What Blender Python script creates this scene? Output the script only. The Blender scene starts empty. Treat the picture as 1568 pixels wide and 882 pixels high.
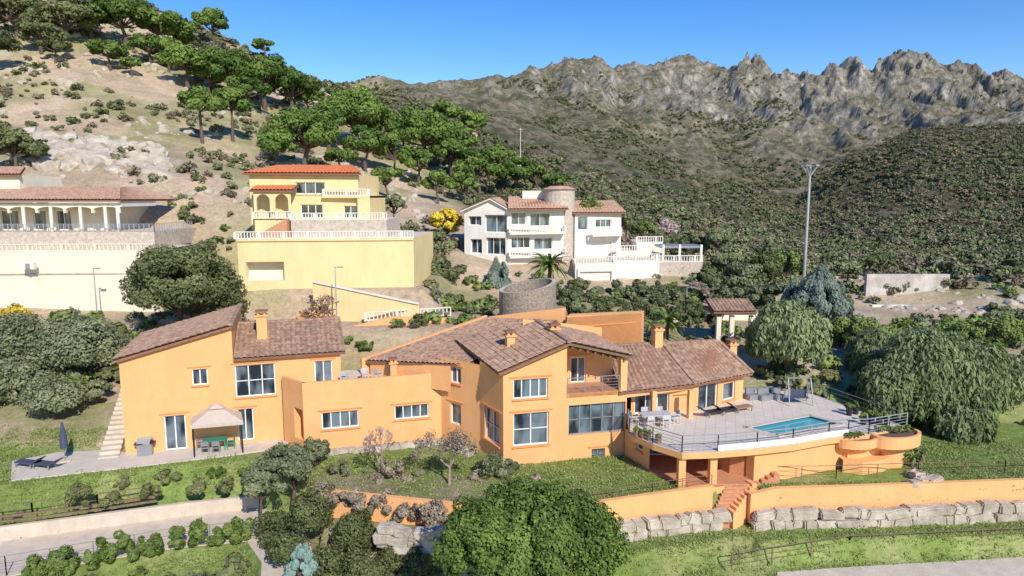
import bpy, bmesh, math, random
import numpy as np
from mathutils import Vector, Matrix
random.seed(7); rng=np.random.default_rng(7)
scene=bpy.context.scene
H=17.0; PT=math.atan(141/1045.); CP=math.cos(PT); SP=math.sin(PT)
# ---------- survey helpers: sight line from the drone station to real planes ----------
def ray(u,v):
    a=(u-784)/1045.; b=(441-v)/1045.
    return (a, CP+b*SP, -SP+b*CP)
def pt(u,v,Y):
    d=ray(u,v); t=Y/d[1]; return (d[0]*t, Y, H+d[2]*t)
def F(u,v,z):
    d=ray(u,v); t=(z-H)/d[2]; return (d[0]*t,d[1]*t,z)
def on(p,q,u,v):
    d=ray(u,v); ex,ey=q[0]-p[0],q[1]-p[1]; nx,ny=ey,-ex
    t=(nx*p[0]+ny*p[1])/(nx*d[0]+ny*d[1]); return (d[0]*t,d[1]*t,H+d[2]*t)
def zv(v,Y): return H-Y*np.tan(PT+np.arctan((np.asarray(v)-441)/1045.))
# ---------- noise ----------
def vn(x,y,s=0):
    xi=np.floor(x); yi=np.floor(y); fx=x-xi; fy=y-yi
    fx=fx*fx*(3-2*fx); fy=fy*fy*(3-2*fy)
    def h(i,j):
        r=np.sin(i*127.1+j*311.7+s*74.7)*43758.5453; return r-np.floor(r)
    return (h(xi,yi)*(1-fx)+h(xi+1,yi)*fx)*(1-fy)+(h(xi,yi+1)*(1-fx)+h(xi+1,yi+1)*fx)*fy
def fbm(x,y,o=4,s=0):
    r=0;a=.5;t=0
    for k in range(o):
        r=r+a*vn(x,y,s+k*3.1); t+=a; a*=.5; x,y=x*1.63-y*1.21+11.3,x*1.21+y*1.63+5.7
    return r/t
def ridg(x,y,o=4,s=0):
    r=0;a=.5;t=0
    for k in range(o):
        n=1-np.abs(2*vn(x,y,s+k*2.3)-1); r=r+a*n*n; t+=a; a*=.5; x,y=x*1.68-y*1.26+7.3,x*1.26+y*1.68+3.7
    return r/t
def sst(x,a,b):
    t=np.clip((x-a)/(b-a),0,1); return t*t*(3-2*t)
# ---------- terrain ----------
C=[-500,0,150,300,450,600,784,950,1100,1250,1400,1568,2100]
def row(*v): return list(zip(C,v))
SH=[
(8,'z',[(0,-12)]),
(25,'z',row(-8,-8,-8,-8,-8,-8,-8,-7.5,-7,-6,-6,-6,-6)),
(32,'z',row(-5,-5,-5,-5,-5,-5,-5.5,-5,-4.5,-4.2,-4,-4,-4)),
(35,'z',row(-3.2,-3.2,-3.2,-3.2,-3.2,-3.2,-3.6,-3.4,-3.2,-3,-3,-3,-3)),
(37,'z',row(-2.6,-2.6,-2.6,-2.6,-2.6,-2.4,-2.2,-2.0,-1.9,-1.9,-1.9,-1.9,-1.9)),
(39,'z',row(-1.0,-1.2,-1.4,-2,-1.6,-.8,-.4,-.2,-.1,0,0,0,0)),
(43,'z',row(.5,.2,.1,0,0,0,0,0,0,0,0,0,0)),
(48,'z',row(2,1.6,1.4,1,1,1,1,1,1,1,1,1,1)),
(54,'z',row(3.5,3.2,3,2.5,2.5,2.5,2.5,2,2,2,2,2,2)),
(61,'z',row(5.4,5.4,5.4,5.4,5.4,5.4,5.2,4.2,3.5,3,3,3,3)),
(74,'z',row(8,7,6,5.5,5.4,5.4,5.4,5,4.4,3.8,3.5,3.8,4)),
(80,'v',row(300,300,320,350,360,420,440,450,460,470,470,455,450)),
(90,'v',row(245,245,250,270,310,370,400,412,422,435,430,415,415)),
(110,'v',row(185,190,200,225,270,330,360,375,395,408,405,400,400)),
(140,'v',row(90,90,105,150,215,280,330,355,378,395,402,400,400)),
(170,'v',row(10,10,20,80,155,230,300,335,365,388,397,392,390)),
(210,'v',row(-80,-80,-40,45,120,195,265,310,350,378,372,362,350)),
(260,'v',row(-70,-70,-30,48,118,165,240,290,340,366,330,312,300)),
(330,'v',row(0,0,20,70,130,150,215,268,315,338,265,250,240)),
(420,'v',[(0,60),(450,128),(600,150),(784,190),(950,245),(1100,292),(1215,315),(1300,240),(1400,203),(1568,188),(2100,180)]),
(520,'v',[(0,90),(450,132),(600,150),(784,170),(950,220),(1100,262),(1250,285),(1400,235),(1568,222),(2100,220)]),
(650,'v',[(0,100),(450,135),(600,148),(784,150),(950,182),(1100,218),(1250,232),(1400,222),(1568,212),(2100,210)]),
(800,'v',[(0,110),(450,138),(600,146),(700,142),(784,138),(950,154),(1100,178),(1250,178),(1400,176),(1568,184),(2100,184)]),
(950,'v',[(0,126),(450,146),(600,150),(700,141),(784,122),(860,114),(950,108),(1000,107),(1060,113),(1105,140),(1125,126),(1143,116),(1158,136),(1180,134),(1215,128),(1240,115),(1262,107),(1300,110),(1318,130),(1350,118),(1375,108),(1440,110),(1500,126),(1568,148),(2100,165)]),
(1150,'v',[(0,150),(450,156),(784,148),(1250,146),(1568,166),(2100,178)]),
(3000,'z',[(0,20)]),
]
LY=np.log([s[0] for s in SH])
fwl=[F(505,752,.25),F(700,772,.1),F(790,776,.1),F(890,773,.1),F(1000,757,.2),F(1092,744,.3)]
fwr=[F(1150,757,-.1),F(1190,748,.12),F(1300,745,.18),F(1430,740,.18),F(1568,735,.2),F(1800,728,.2)]
st0=F(1100,806,-1.9); st1=F(1130,745,-.05)
PADS=[]
def polydist(x,y,poly):
    d=np.full(x.shape,1e9); ins=np.zeros(x.shape,bool); n=len(poly)
    for i in range(n):
        ax,ay=poly[i]; bx,by=poly[(i+1)%n]
        ex,ey=bx-ax,by-ay; t=np.clip(((x-ax)*ex+(y-ay)*ey)/(ex*ex+ey*ey+1e-12),0,1)
        d=np.minimum(d,np.hypot(x-ax-t*ex,y-ay-t*ey))
        c=((ay>y)!=(by>y))&(x<(bx-ax)*(y-ay)/((by-ay) if by!=ay else 1e-9)+ax)
        ins^=c
    return np.where(ins,0,d)
def hz(x,y):
    x=np.atleast_1d(np.asarray(x,float)); y=np.atleast_1d(np.asarray(y,float))
    Y=np.clip(y,8.01,2999); u=784+1045*x/Y
    Z=[]
    for (Yk,t,L) in SH:
        us=[p[0] for p in L]; vs=[p[1] for p in L]
        w=np.interp(u,us,vs)
        Z.append(w if t=='z' else zv(w,Yk))
    Z=np.array(Z); ly=np.log(Y); k=np.clip(np.searchsorted(LY,ly)-1,0,len(SH)-2)
    f=(ly-LY[k])/(LY[k+1]-LY[k]); ar=np.arange(len(x))
    z=Z[k,ar]*(1-f)+Z[k+1,ar]*f
    z=z+(fbm(x/2.5,y/2.5,3,1)-.5)*.22
    z=z+(fbm(x/7,y/7,4,2)-.5)*1.5*sst(Y,75,110)
    z=z+(ridg(x/35,y/35,4,5)-.4)*6*sst(Y,120,260)
    z=z+(ridg(x/150,y/190,5,8)-.4)*34*sst(Y,330,700)
    wx=x+30*(fbm(x/90,y/90,3,16)-.5)
    z=z+(ridg(wx/48,y/210,4,12)-.42)*34*sst(Y,430,800)*sst(u,560,950)
    cr=sst(Y,620,830)*sst(u,760,1080)
    z=z+(ridg(wx/17,y/42,4,14)**1.4-.3)*15*cr
    z=z+(ridg(wx/26,y/70,3,19)**2)*26*sst(Y,830,920)*(1-sst(Y,980,1080))*sst(u,1050,1160)
    for poly,pz,bl in PADS:
        d=polydist(x,y,poly); w=1-np.clip(d/bl,0,1); w=w*w*(3-2*w)
        z=z*(1-w)+pz*w
    return z
def gz(x,y): return float(hz(x,y)[0])
ROADTOP=[(-60,29),(-29.4,36.8),(-20,40),(-16,41),(-13,39.5),(-11,35.5)]
ROADBOT=[(-12.5,31.5),(-13.5,34.5),(-15.2,36.8),(-19,36),(-26.6,33),(-60,23)]
pat=[(-32.3,42.2),(-30.2,39.2),(-24,41.3),(-18.2,43.4),(-15.9,44.5),(-15.3,46.2),(-16,46.5),(-25.4,43.45),(-26.6,44.2),(-30.1,44.0)]
pp=[F(1190,876,-3.1)[:2],F(1300,868,-3.1)[:2],F(1568,853,-3.1)[:2],F(2000,840,-3.1)[:2],F(2000,900,-3.1)[:2],F(1568,900,-3.1)[:2],F(1190,910,-3.1)[:2]]
def strip(L,a,b): return [(p[0],p[1]-a) for p in L]+[(p[0],p[1]-b) for p in L[::-1]]
PADS+= [
 ([(-33,43),(-30.5,38.8),(-24,41.2),(-18,43.4),(-15,42.5),(-11.5,39),(-11.5,50),(-24,50),(-25,44)],-.05,1.6),
 ([(-15,43),(-10.2,37.5),(-3,36.2),(3.6,36.2),(11.4,38.3),(30,39.4),(60,41.6),(60,50),(-15,50)],-.05,.5),
 (ROADTOP+ROADBOT,-2.62,1.0),
 ([(-24,61),(-8,60),(-3,61),(-3,66),(-24,66)],5.4,4),
 ([(-27,66),(-9,66),(-9,82),(-27,78)],8,3),
 (strip(fwr,.15,1.9),-1.98,.6),(strip(fwl[3:],.15,1.9),-1.98,.6),(strip(fwl[:4],.1,1.2),-1.3,.5),
 ([(st0[0]-.6,st0[1]-1),(st0[0]+1.6,st0[1]-1),(st1[0]+1,st1[1]+.1),(st1[0]-.8,st1[1]+.1)],-2.0,.35),
 (pp,-3.15,.8),
]
YS=np.exp(np.linspace(math.log(76),math.log(900),500))
def groundY(u,v):
    z=hz((u-784)/1045*YS,YS); r=441+1045*np.tan(np.arctan((H-z)/YS)-PT)
    k=np.where(r<=v)[0]; return float(YS[k[0]]) if len(k) else 150.
def npmesh(name,V,Q,mi=None,mats=(),smooth=False,tint=None):
    me=bpy.data.meshes.new(name); V=np.asarray(V,np.float32); Q=np.asarray(Q,np.int32); k=Q.shape[1]
    me.vertices.add(len(V)); me.vertices.foreach_set('co',V.ravel())
    me.loops.add(Q.size); me.loops.foreach_set('vertex_index',Q.ravel())
    me.polygons.add(len(Q)); me.polygons.foreach_set('loop_start',np.arange(0,Q.size,k,dtype=np.int32))
    me.polygons.foreach_set('loop_total',np.full(len(Q),k,np.int32))
    if mi is not None: me.polygons.foreach_set('material_index',np.asarray(mi,np.int32))
    me.polygons.foreach_set('use_smooth',np.full(len(Q),smooth))
    for m in mats: me.materials.append(m)
    if tint is not None:
        at=me.attributes.new('tint','FLOAT','FACE'); at.data.foreach_set('value',np.asarray(tint,np.float32))
    me.update(calc_edges=True)
    return me
def obj(name,me,parent=None):
    o=bpy.data.objects.new(name,me); scene.collection.objects.link(o)
    if parent: o.parent=parent
    return o
def empty(name,loc=(0,0,0)):
    o=bpy.data.objects.new(name,None); scene.collection.objects.link(o); return o
# ---------- materials ----------
def mat(name,col,rough=.8,var=.12,scale=2.,bump=0.,bscale=20.,col2=None,spec=.3,metal=0,wear=None):
    m=bpy.data.materials.new(name); m.use_nodes=True; nt=m.node_tree; N=nt.nodes; L=nt.links
    b=N['Principled BSDF']; b.inputs['Roughness'].default_value=rough; b.inputs['Metallic'].default_value=metal
    b.inputs['Specular IOR Level'].default_value=spec
    geo=N.new('ShaderNodeNewGeometry')
    nz=N.new('ShaderNodeTexNoise'); nz.inputs['Scale'].default_value=scale; nz.inputs['Detail'].default_value=6; nz.inputs['Roughness'].default_value=.65
    L.new(geo.outputs['Position'],nz.inputs['Vector'])
    rp=N.new('ShaderNodeValToRGB'); c=np.array(col)
    c2=np.array(col2) if col2 else c*(1+var); c1=c if col2 else c*(1-var)
    rp.color_ramp.elements[0].position=.35; rp.color_ramp.elements[1].position=.65
    rp.color_ramp.elements[0].color=(*np.clip(c1,0,1),1); rp.color_ramp.elements[1].color=(*np.clip(c2,0,1),1)
    L.new(nz.outputs['Fac'],rp.inputs['Fac']); out=rp.outputs['Color']
    if wear:
        n2=N.new('ShaderNodeTexNoise'); n2.inputs['Scale'].default_value=.6; n2.inputs['Detail'].default_value=8; n2.inputs['Roughness'].default_value=.75
        mp=N.new('ShaderNodeMapping'); mp.inputs['Scale'].default_value=(1.6,1.6,.35); L.new(geo.outputs['Position'],mp.inputs['Vector']); L.new(mp.outputs['Vector'],n2.inputs['Vector'])
        r2=N.new('ShaderNodeValToRGB'); r2.color_ramp.elements[0].position=.48; r2.color_ramp.elements[1].position=.72
        r2.color_ramp.elements[0].color=(0,0,0,1); r2.color_ramp.elements[1].color=(.6,.6,.6,1)
        mx=N.new('ShaderNodeMixRGB'); mx.inputs['Color2'].default_value=(*wear,1)
        L.new(n2.outputs['Fac'],r2.inputs['Fac']); L.new(r2.outputs['Color'],mx.inputs['Fac']); L.new(out,mx.inputs['Color1']); out=mx.outputs['Color']
    L.new(out,b.inputs['Base Color'])
    if bump:
        n3=N.new('ShaderNodeTexNoise'); n3.inputs['Scale'].default_value=bscale; n3.inputs['Detail'].default_value=5
        L.new(geo.outputs['Position'],n3.inputs['Vector'])
        bp=N.new('ShaderNodeBump'); bp.inputs['Strength'].default_value=bump; bp.inputs['Distance'].default_value=.1
        L.new(n3.outputs['Fac'],bp.inputs['Height']); L.new(bp.outputs['Normal'],b.inputs['Normal'])
    return m
ORANGE=mat('orange_render',(.84,.43,.18),.9,.05,.8,.2,9,wear=(.72,.36,.15))
ORANGED=mat('orange_trim',(.76,.30,.10),.9,.06,2)
YELLOW=mat('yellow_render',(.82,.62,.31),.9,.05,.6,.1,8,wear=(.68,.50,.26))
CREAM=mat('cream_render',(.80,.71,.54),.9,.05,.6,.1,8,wear=(.68,.6,.46))
WHITE=mat('white_render',(.76,.71,.62),.85,.04,.6,wear=(.58,.53,.45))
WFRAME=mat('white_paint',(.80,.79,.77),.5,.02,3)
LGREY=mat('light_grey_plastic',(.50,.49,.47),.6,.05,3)
DFRAME=mat('grey_metal',(.30,.31,.32),.4,.05,3,metal=.3)
STEEL=mat('galvanised_steel',(.5,.5,.5),.4,.08,3,metal=.5)
CONC=mat('concrete',(.62,.52,.41),.9,.1,1.2,.2,15,wear=(.44,.36,.28))
PAVE=mat('patio_paving',(.62,.54,.45),.85,.08,1.5,wear=(.48,.42,.36))
def tilefloor(name,col,sc):
    m=mat(name,col,.7,.06,1.2,wear=tuple(c*.88 for c in col)); nt=m.node_tree; N=nt.nodes; L=nt.links; b=N['Principled BSDF']
    src=b.inputs['Base Color'].links[0].from_socket; br=N.new('ShaderNodeTexBrick'); br.offset=0; br.inputs['Scale'].default_value=sc; br.inputs['Mortar Size'].default_value=.02; br.inputs['Brick Width'].default_value=.5
    br.inputs['Color1'].default_value=(1,1,1,1); br.inputs['Color2'].default_value=(.94,.94,.94,1); br.inputs['Mortar'].default_value=(.8,.78,.76,1)
    g=N.new('ShaderNodeNewGeometry'); mp=N.new('ShaderNodeMapping'); mp.inputs['Rotation'].default_value=(0,0,.3); L.new(g.outputs['Position'],mp.inputs['Vector']); L.new(mp.outputs['Vector'],br.inputs['Vector'])
    mx=N.new('ShaderNodeMixRGB'); mx.blend_type='MULTIPLY'; mx.inputs['Fac'].default_value=1; L.new(src,mx.inputs['Color1']); L.new(br.outputs['Color'],mx.inputs['Color2']); L.new(mx.outputs['Color'],b.inputs['Base Color']); return m
DECKT=tilefloor('terrace_tiles',(.72,.62,.51),.8)
TILE=mat('clay_roof_tiles',(.25,.14,.09),.85,0,2.6,0,0,col2=(.54,.35,.24),wear=(.22,.165,.125))
TILEL=mat('light_clay_tiles',(.42,.23,.15),.85,0,2.6,0,0,col2=(.64,.44,.32),wear=(.40,.29,.22))
TILEE=mat('tile_edge',(.28,.14,.085),.85,.2,6)
REDTILE=mat('red_roof',(.60,.20,.085),.85,.12,3)
WOOD=mat('weathered_wood',(.20,.13,.085),.8,.25,6)
BRICK=mat('brick_facing',(.55,.25,.12),.9,.15,6,.3,20)
STEPM=mat('terracotta_steps',(.54,.26,.14),.85,.15,5)
BARK=mat('bark',(.14,.10,.075),.95,.3,8,.5,20)
SOIL=mat('planter_soil',(.14,.10,.07),.95,.3,8)
TWIG=mat('pale_twigs',(.36,.27,.23),.95,.2,8)
TWIGB=mat('brown_twigs',(.30,.19,.13),.95,.2,8)
CLOTH=mat('canopy_fabric',(.55,.46,.38),.9,.05,3)
NAVY=mat('parasol_fabric',(.07,.08,.12),.9,.1,3)
BLACK=mat('black_plastic',(.03,.03,.035),.5,.1,3)
TEAK=mat('teak',(.33,.19,.10),.7,.2,6)
POOLT=mat('pool_lining',(.10,.42,.55),.5,.08,2)
GREENW=mat('green_plastic',(.05,.25,.17),.6,.05,3)
STONE=mat('boulder_stone',(.36,.30,.23),.95,0,1.2,.6,5,col2=(.60,.52,.42),wear=(.30,.24,.18))
ROCK=mat('granite_rock',(.38,.32,.25),.95,0,.8,.7,3,col2=(.56,.48,.38))
TWALL=mat('tower_stone',(.22,.17,.13),.95,0,5,.8,7,col2=(.40,.33,.26))
AWALL=mat('stained_wall',(.42,.35,.30),.95,0,.5,.3,6,col2=(.62,.56,.5),wear=(.25,.2,.17))
SW=mat('coursed_stone',(.42,.34,.27),.95,0,3,.5,8,col2=(.62,.53,.43))
def glass():
    m=bpy.data.materials.new('window_glass'); m.use_nodes=True; nt=m.node_tree; N=nt.nodes; L=nt.links
    b=N['Principled BSDF']; b.inputs['Roughness'].default_value=.05; b.inputs['Specular IOR Level'].default_value=.9
    geo=N.new('ShaderNodeNewGeometry'); nz=N.new('ShaderNodeTexNoise'); nz.inputs['Scale'].default_value=.9; nz.inputs['Detail'].default_value=2
    mp=N.new('ShaderNodeMapping'); mp.inputs['Scale'].default_value=(1.2,1.2,.5); L.new(geo.outputs['Position'],mp.inputs['Vector'])
    L.new(mp.outputs['Vector'],nz.inputs['Vector']); rp=N.new('ShaderNodeValToRGB'); e=rp.color_ramp.elements
    e[0].position=.42; e[0].color=(.02,.03,.04,1); e[1].position=.62; e[1].color=(.16,.21,.24,1)
    L.new(nz.outputs['Fac'],rp.inputs['Fac']); L.new(rp.outputs['Color'],b.inputs['Base Color'])
    return m
GLASS=glass()
def water():
    m=bpy.data.materials.new('pool_water'); m.use_nodes=True; nt=m.node_tree; N=nt.nodes; L=nt.links
    b=N['Principled BSDF']; b.inputs['Roughness'].default_value=.04; b.inputs['Base Color'].default_value=(.08,.38,.46,1)
    geo=N.new('ShaderNodeNewGeometry'); nz=N.new('ShaderNodeTexNoise'); nz.inputs['Scale'].default_value=3; bp=N.new('ShaderNodeBump'); bp.inputs['Strength'].default_value=.25
    L.new(geo.outputs['Position'],nz.inputs['Vector']); L.new(nz.outputs['Fac'],bp.inputs['Height']); L.new(bp.outputs['Normal'],b.inputs['Normal']); return m
WATER=water()
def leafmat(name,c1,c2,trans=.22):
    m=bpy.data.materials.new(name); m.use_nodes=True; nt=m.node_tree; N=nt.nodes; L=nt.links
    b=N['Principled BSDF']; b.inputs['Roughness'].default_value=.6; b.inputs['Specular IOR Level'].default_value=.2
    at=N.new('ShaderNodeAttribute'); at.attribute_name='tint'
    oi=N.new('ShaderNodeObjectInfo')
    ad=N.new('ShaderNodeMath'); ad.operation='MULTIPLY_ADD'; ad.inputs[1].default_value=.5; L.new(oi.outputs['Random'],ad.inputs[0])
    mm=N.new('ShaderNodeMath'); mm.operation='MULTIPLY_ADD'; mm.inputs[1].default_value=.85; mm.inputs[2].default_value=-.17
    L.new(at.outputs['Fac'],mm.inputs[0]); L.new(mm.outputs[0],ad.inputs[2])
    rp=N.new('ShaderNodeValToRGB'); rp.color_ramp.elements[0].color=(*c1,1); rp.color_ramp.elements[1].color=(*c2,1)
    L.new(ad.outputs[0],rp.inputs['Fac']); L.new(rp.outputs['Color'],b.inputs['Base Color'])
    if trans:
        tr=N.new('ShaderNodeBsdfTranslucent'); L.new(rp.outputs['Color'],tr.inputs['Color'])
        mx=N.new('ShaderNodeMixShader'); mx.inputs[0].default_value=trans
        L.new(b.outputs[0],mx.inputs[1]); L.new(tr.outputs[0],mx.inputs[2]); L.new(mx.outputs[0],N['Material Output'].inputs[0])
    return m
LPINE=leafmat('pine_needles',(.05,.10,.018),(.22,.31,.065))
LOAK=leafmat('oak_leaves',(.07,.09,.03),(.25,.26,.11))
LOLIVE=leafmat('olive_leaves',(.11,.13,.06),(.31,.33,.18))
LPEP=leafmat('pepper_tree_leaves',(.10,.14,.05),(.34,.39,.18))
LCED=leafmat('blue_cedar_needles',(.10,.135,.10),(.28,.34,.27))
LSCR=leafmat('scrub_leaves',(.07,.09,.035),(.24,.25,.12),0)
LHOLM=leafmat('holm_scrub_leaves',(.065,.085,.03),(.21,.23,.10),0)
LSCRB=leafmat('dry_scrub_leaves',(.14,.11,.07),(.34,.28,.18),0)
LDRY=leafmat('dry_garden_shrub',(.15,.12,.08),(.42,.34,.25),0)
LYEL=leafmat('mimosa_flowers',(.45,.30,.02),(.75,.55,.05),0)
LGRN=leafmat('shrub_leaves',(.08,.13,.025),(.28,.35,.10))
LBLO=leafmat('blossom',(.35,.24,.22),(.65,.52,.5))
LBLU=leafmat('blue_spruce_needles',(.14,.24,.20),(.36,.50,.44))
LGRASS=leafmat('grass_blades',(.20,.27,.06),(.42,.47,.17),.3)
# ---------- mesh builder ----------
class MB:
    def __init__(s): s.v=[];s.f=[];s.m=[];s.mats=[]
    def mi(s,m):
        if m not in s.mats: s.mats.append(m)
        return s.mats.index(m)
    def face(s,pts,m):
        i=len(s.v); s.v+= [tuple(p) for p in pts]; s.f.append(list(range(i,i+len(pts)))); s.m.append(s.mi(m))
    def hexa(s,b,t,m):
        for q in ([b[0],b[3],b[2],b[1]],[t[0],t[1],t[2],t[3]]): s.face(q,m)
        for i in range(4):
            j=(i+1)%4; s.face([b[i],b[j],t[j],t[i]],m)
    def box(s,c,size,m,rz=0):
        hx,hy,h=size[0]/2,size[1]/2,size[2]; ca,sa=math.cos(rz),math.sin(rz)
        P=[(c[0]+x*ca-y*sa,c[1]+x*sa+y*ca) for x,y in ((-hx,-hy),(hx,-hy),(hx,hy),(-hx,hy))]
        s.hexa([(*p,c[2]) for p in P],[(*p,c[2]+h) for p in P],m)
    def beam(s,p,q,w,h,m):
        p=Vector(p);q=Vector(q); d=(q-p)
        if d.length<1e-6: return
        d.normalize(); side=d.cross(Vector((0,0,1)))
        if side.length<1e-3: side=Vector((1,0,0))
        side.normalize(); up=side.cross(d); a=side*w/2; b=up*h/2
        s.hexa([p-a-b,p+a-b,q+a-b,q-a-b],[p-a+b,p+a+b,q+a+b,q-a+b],m)
    def prism(s,poly,z0,z1,mt,ms=None,bottom=True):
        ms=ms or mt; n=len(poly); A=sum(poly[i][0]*poly[(i+1)%n][1]-poly[(i+1)%n][0]*poly[i][1] for i in range(n))
        if A<0: poly=poly[::-1]
        z1=[z1]*n if not hasattr(z1,'__len__') else (z1[::-1] if A<0 else z1)
        s.face([(poly[i][0],poly[i][1],z1[i]) for i in range(n)],mt)
        if bottom: s.face([(p[0],p[1],z0) for p in poly[::-1]],ms)
        for i in range(n):
            j=(i+1)%n; s.face([(poly[i][0],poly[i][1],z0),(poly[j][0],poly[j][1],z0),(poly[j][0],poly[j][1],z1[j]),(poly[i][0],poly[i][1],z1[i])],ms)
    def cyl(s,c,r,h,m,n=14,r2=None,cap=True):
        r2=r if r2 is None else r2
        a=[(math.cos(2*math.pi*i/n),math.sin(2*math.pi*i/n)) for i in range(n)]
        for i in range(n):
            j=(i+1)%n
            s.face([(c[0]+a[i][0]*r,c[1]+a[i][1]*r,c[2]),(c[0]+a[j][0]*r,c[1]+a[j][1]*r,c[2]),(c[0]+a[j][0]*r2,c[1]+a[j][1]*r2,c[2]+h),(c[0]+a[i][0]*r2,c[1]+a[i][1]*r2,c[2]+h)],m)
        if cap and r2>0: s.face([(c[0]+x*r2,c[1]+y*r2,c[2]+h) for x,y in a],m)
    def obj(s,name,parent=None):
        me=bpy.data.meshes.new(name); me.from_pydata(s.v,[],s.f)
        for m in s.mats: me.materials.append(m)
        me.polygons.foreach_set('material_index',s.m); me.update()
        return obj(name,me,parent)
def wall(W,G,p0,p1,z0,zt0,zt1,wins,m,depth=.2,frame=WFRAME,reveal=None):
    """wall panel with real openings. wins: (u0,v0,u1,v1,cols,rows[,kind]) measured on this wall"""
    p0=np.array(p0[:2],float); p1=np.array(p1[:2],float); Lw=np.hypot(*(p1-p0)); e=(p1-p0)/Lw; n=np.array((e[1],-e[0]))
    reveal=reveal or m
    Hs=[]
    for w in wins:
        if w[0]=='m': s0,h0,s1,h1=w[1:5]; rest=w[5:]
        else:
            a=on(p0,p1,w[0],w[1]); b=on(p0,p1,w[2],w[3]); um=(w[0]+w[2])/2
            am=on(p0,p1,um,w[1]); bm=on(p0,p1,um,w[3])
            s0=(a[0]-p0[0])*e[0]+(a[1]-p0[1])*e[1]; s1=(b[0]-p0[0])*e[0]+(b[1]-p0[1])*e[1]; h1=am[2]; h0=bm[2]; rest=w[4:]
        s0=max(s0,.06); s1=min(s1,Lw-.06); h0=max(h0,z0+.03)
        if s1-s0>.1 and h1-h0>.1: Hs.append((s0,s1,h0,h1,rest))
    top=lambda s: zt0+(zt1-zt0)*s/Lw
    P=lambda s,h,d=0: (p0[0]+e[0]*s-n[0]*d,p0[1]+e[1]*s-n[1]*d,h)
    ss=sorted({0,Lw,*[h[0] for h in Hs],*[h[1] for h in Hs]})
    for a,b in zip(ss[:-1],ss[1:]):
        if b-a<1e-5: continue
        mid=(a+b)/2; hs=sorted([h for h in Hs if h[0]<mid<h[1]],key=lambda h:h[2]); cur=z0
        for h in hs:
            if h[2]>cur: W.face([P(a,cur),P(b,cur),P(b,h[2]),P(a,h[2])],m)
            cur=h[3]
        W.face([P(a,cur),P(b,cur),P(b,top(b)),P(a,top(a))],m)
    for s0,s1,h0,h1,rest in Hs:
        d=depth; kind=rest[2] if len(rest)>2 else 'win'
        W.face([P(s0,h0),P(s1,h0),P(s1,h0,d),P(s0,h0,d)],reveal); W.face([P(s0,h1,d),P(s1,h1,d),P(s1,h1),P(s0,h1)],reveal)
        W.face([P(s0,h0,d),P(s0,h1,d),P(s0,h1),P(s0,h0)],reveal); W.face([P(s1,h0),P(s1,h1),P(s1,h1,d),P(s1,h0,d)],reveal)
        if kind in('open','recess'): W.face([P(s0,h0,d),P(s1,h0,d),P(s1,h1,d),P(s0,h1,d)],reveal); continue
        nc,nr=rest[0],rest[1]; fr=.08
        G.face([P(s0,h0,d),P(s1,h0,d),P(s1,h1,d),P(s0,h1,d)],GLASS)
        def bar(a,b,c,dd):
            G.hexa([P(a,c,d-.01),P(b,c,d-.01),P(b,c,d-.07),P(a,c,d-.07)],[P(a,dd,d-.01),P(b,dd,d-.01),P(b,dd,d-.07),P(a,dd,d-.07)],frame)
        bar(s0,s0+fr,h0,h1); bar(s1-fr,s1,h0,h1); bar(s0+fr,s1-fr,h0,h0+fr); bar(s0+fr,s1-fr,h1-fr,h1)
        for i in range(1,nc):
            x=s0+(s1-s0)*i/nc; bar(x-fr*.45,x+fr*.45,h0+fr,h1-fr)
        for j in range(1,nr):
            y=h0+(h1-h0)*j/nr
            xs=[s0+(s1-s0)*i/nc for i in range(nc+1)]
            for i in range(nc): bar(xs[i]+fr,xs[i+1]-fr,y-.025,y+.025)
        if kind=='win':
            W.hexa([P(s0-.08,h0-.09,-.002),P(s1+.08,h0-.09,-.002),P(s1+.08,h0-.09,-.1),P(s0-.08,h0-.09,-.1)][::-1],[P(s0-.08,h0-.005,-.002),P(s1+.08,h0-.005,-.002),P(s1+.08,h0-.005,-.1),P(s0-.08,h0-.005,-.1)][::-1],ORANGED if m is ORANGE else m)
        if m is ORANGE and kind!='plain':
            W.hexa([P(s0-.25,h1+.12,-.003),P(s1+.25,h1+.12,-.003),P(s1+.25,h1+.12,-.06),P(s0-.25,h1+.12,-.06)][::-1],[P(s0-.25,h1+.19,-.003),P(s1+.25,h1+.19,-.003),P(s1+.25,h1+.19,-.06),P(s0-.25,h1+.19,-.06)][::-1],ORANGED)
    return P
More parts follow.
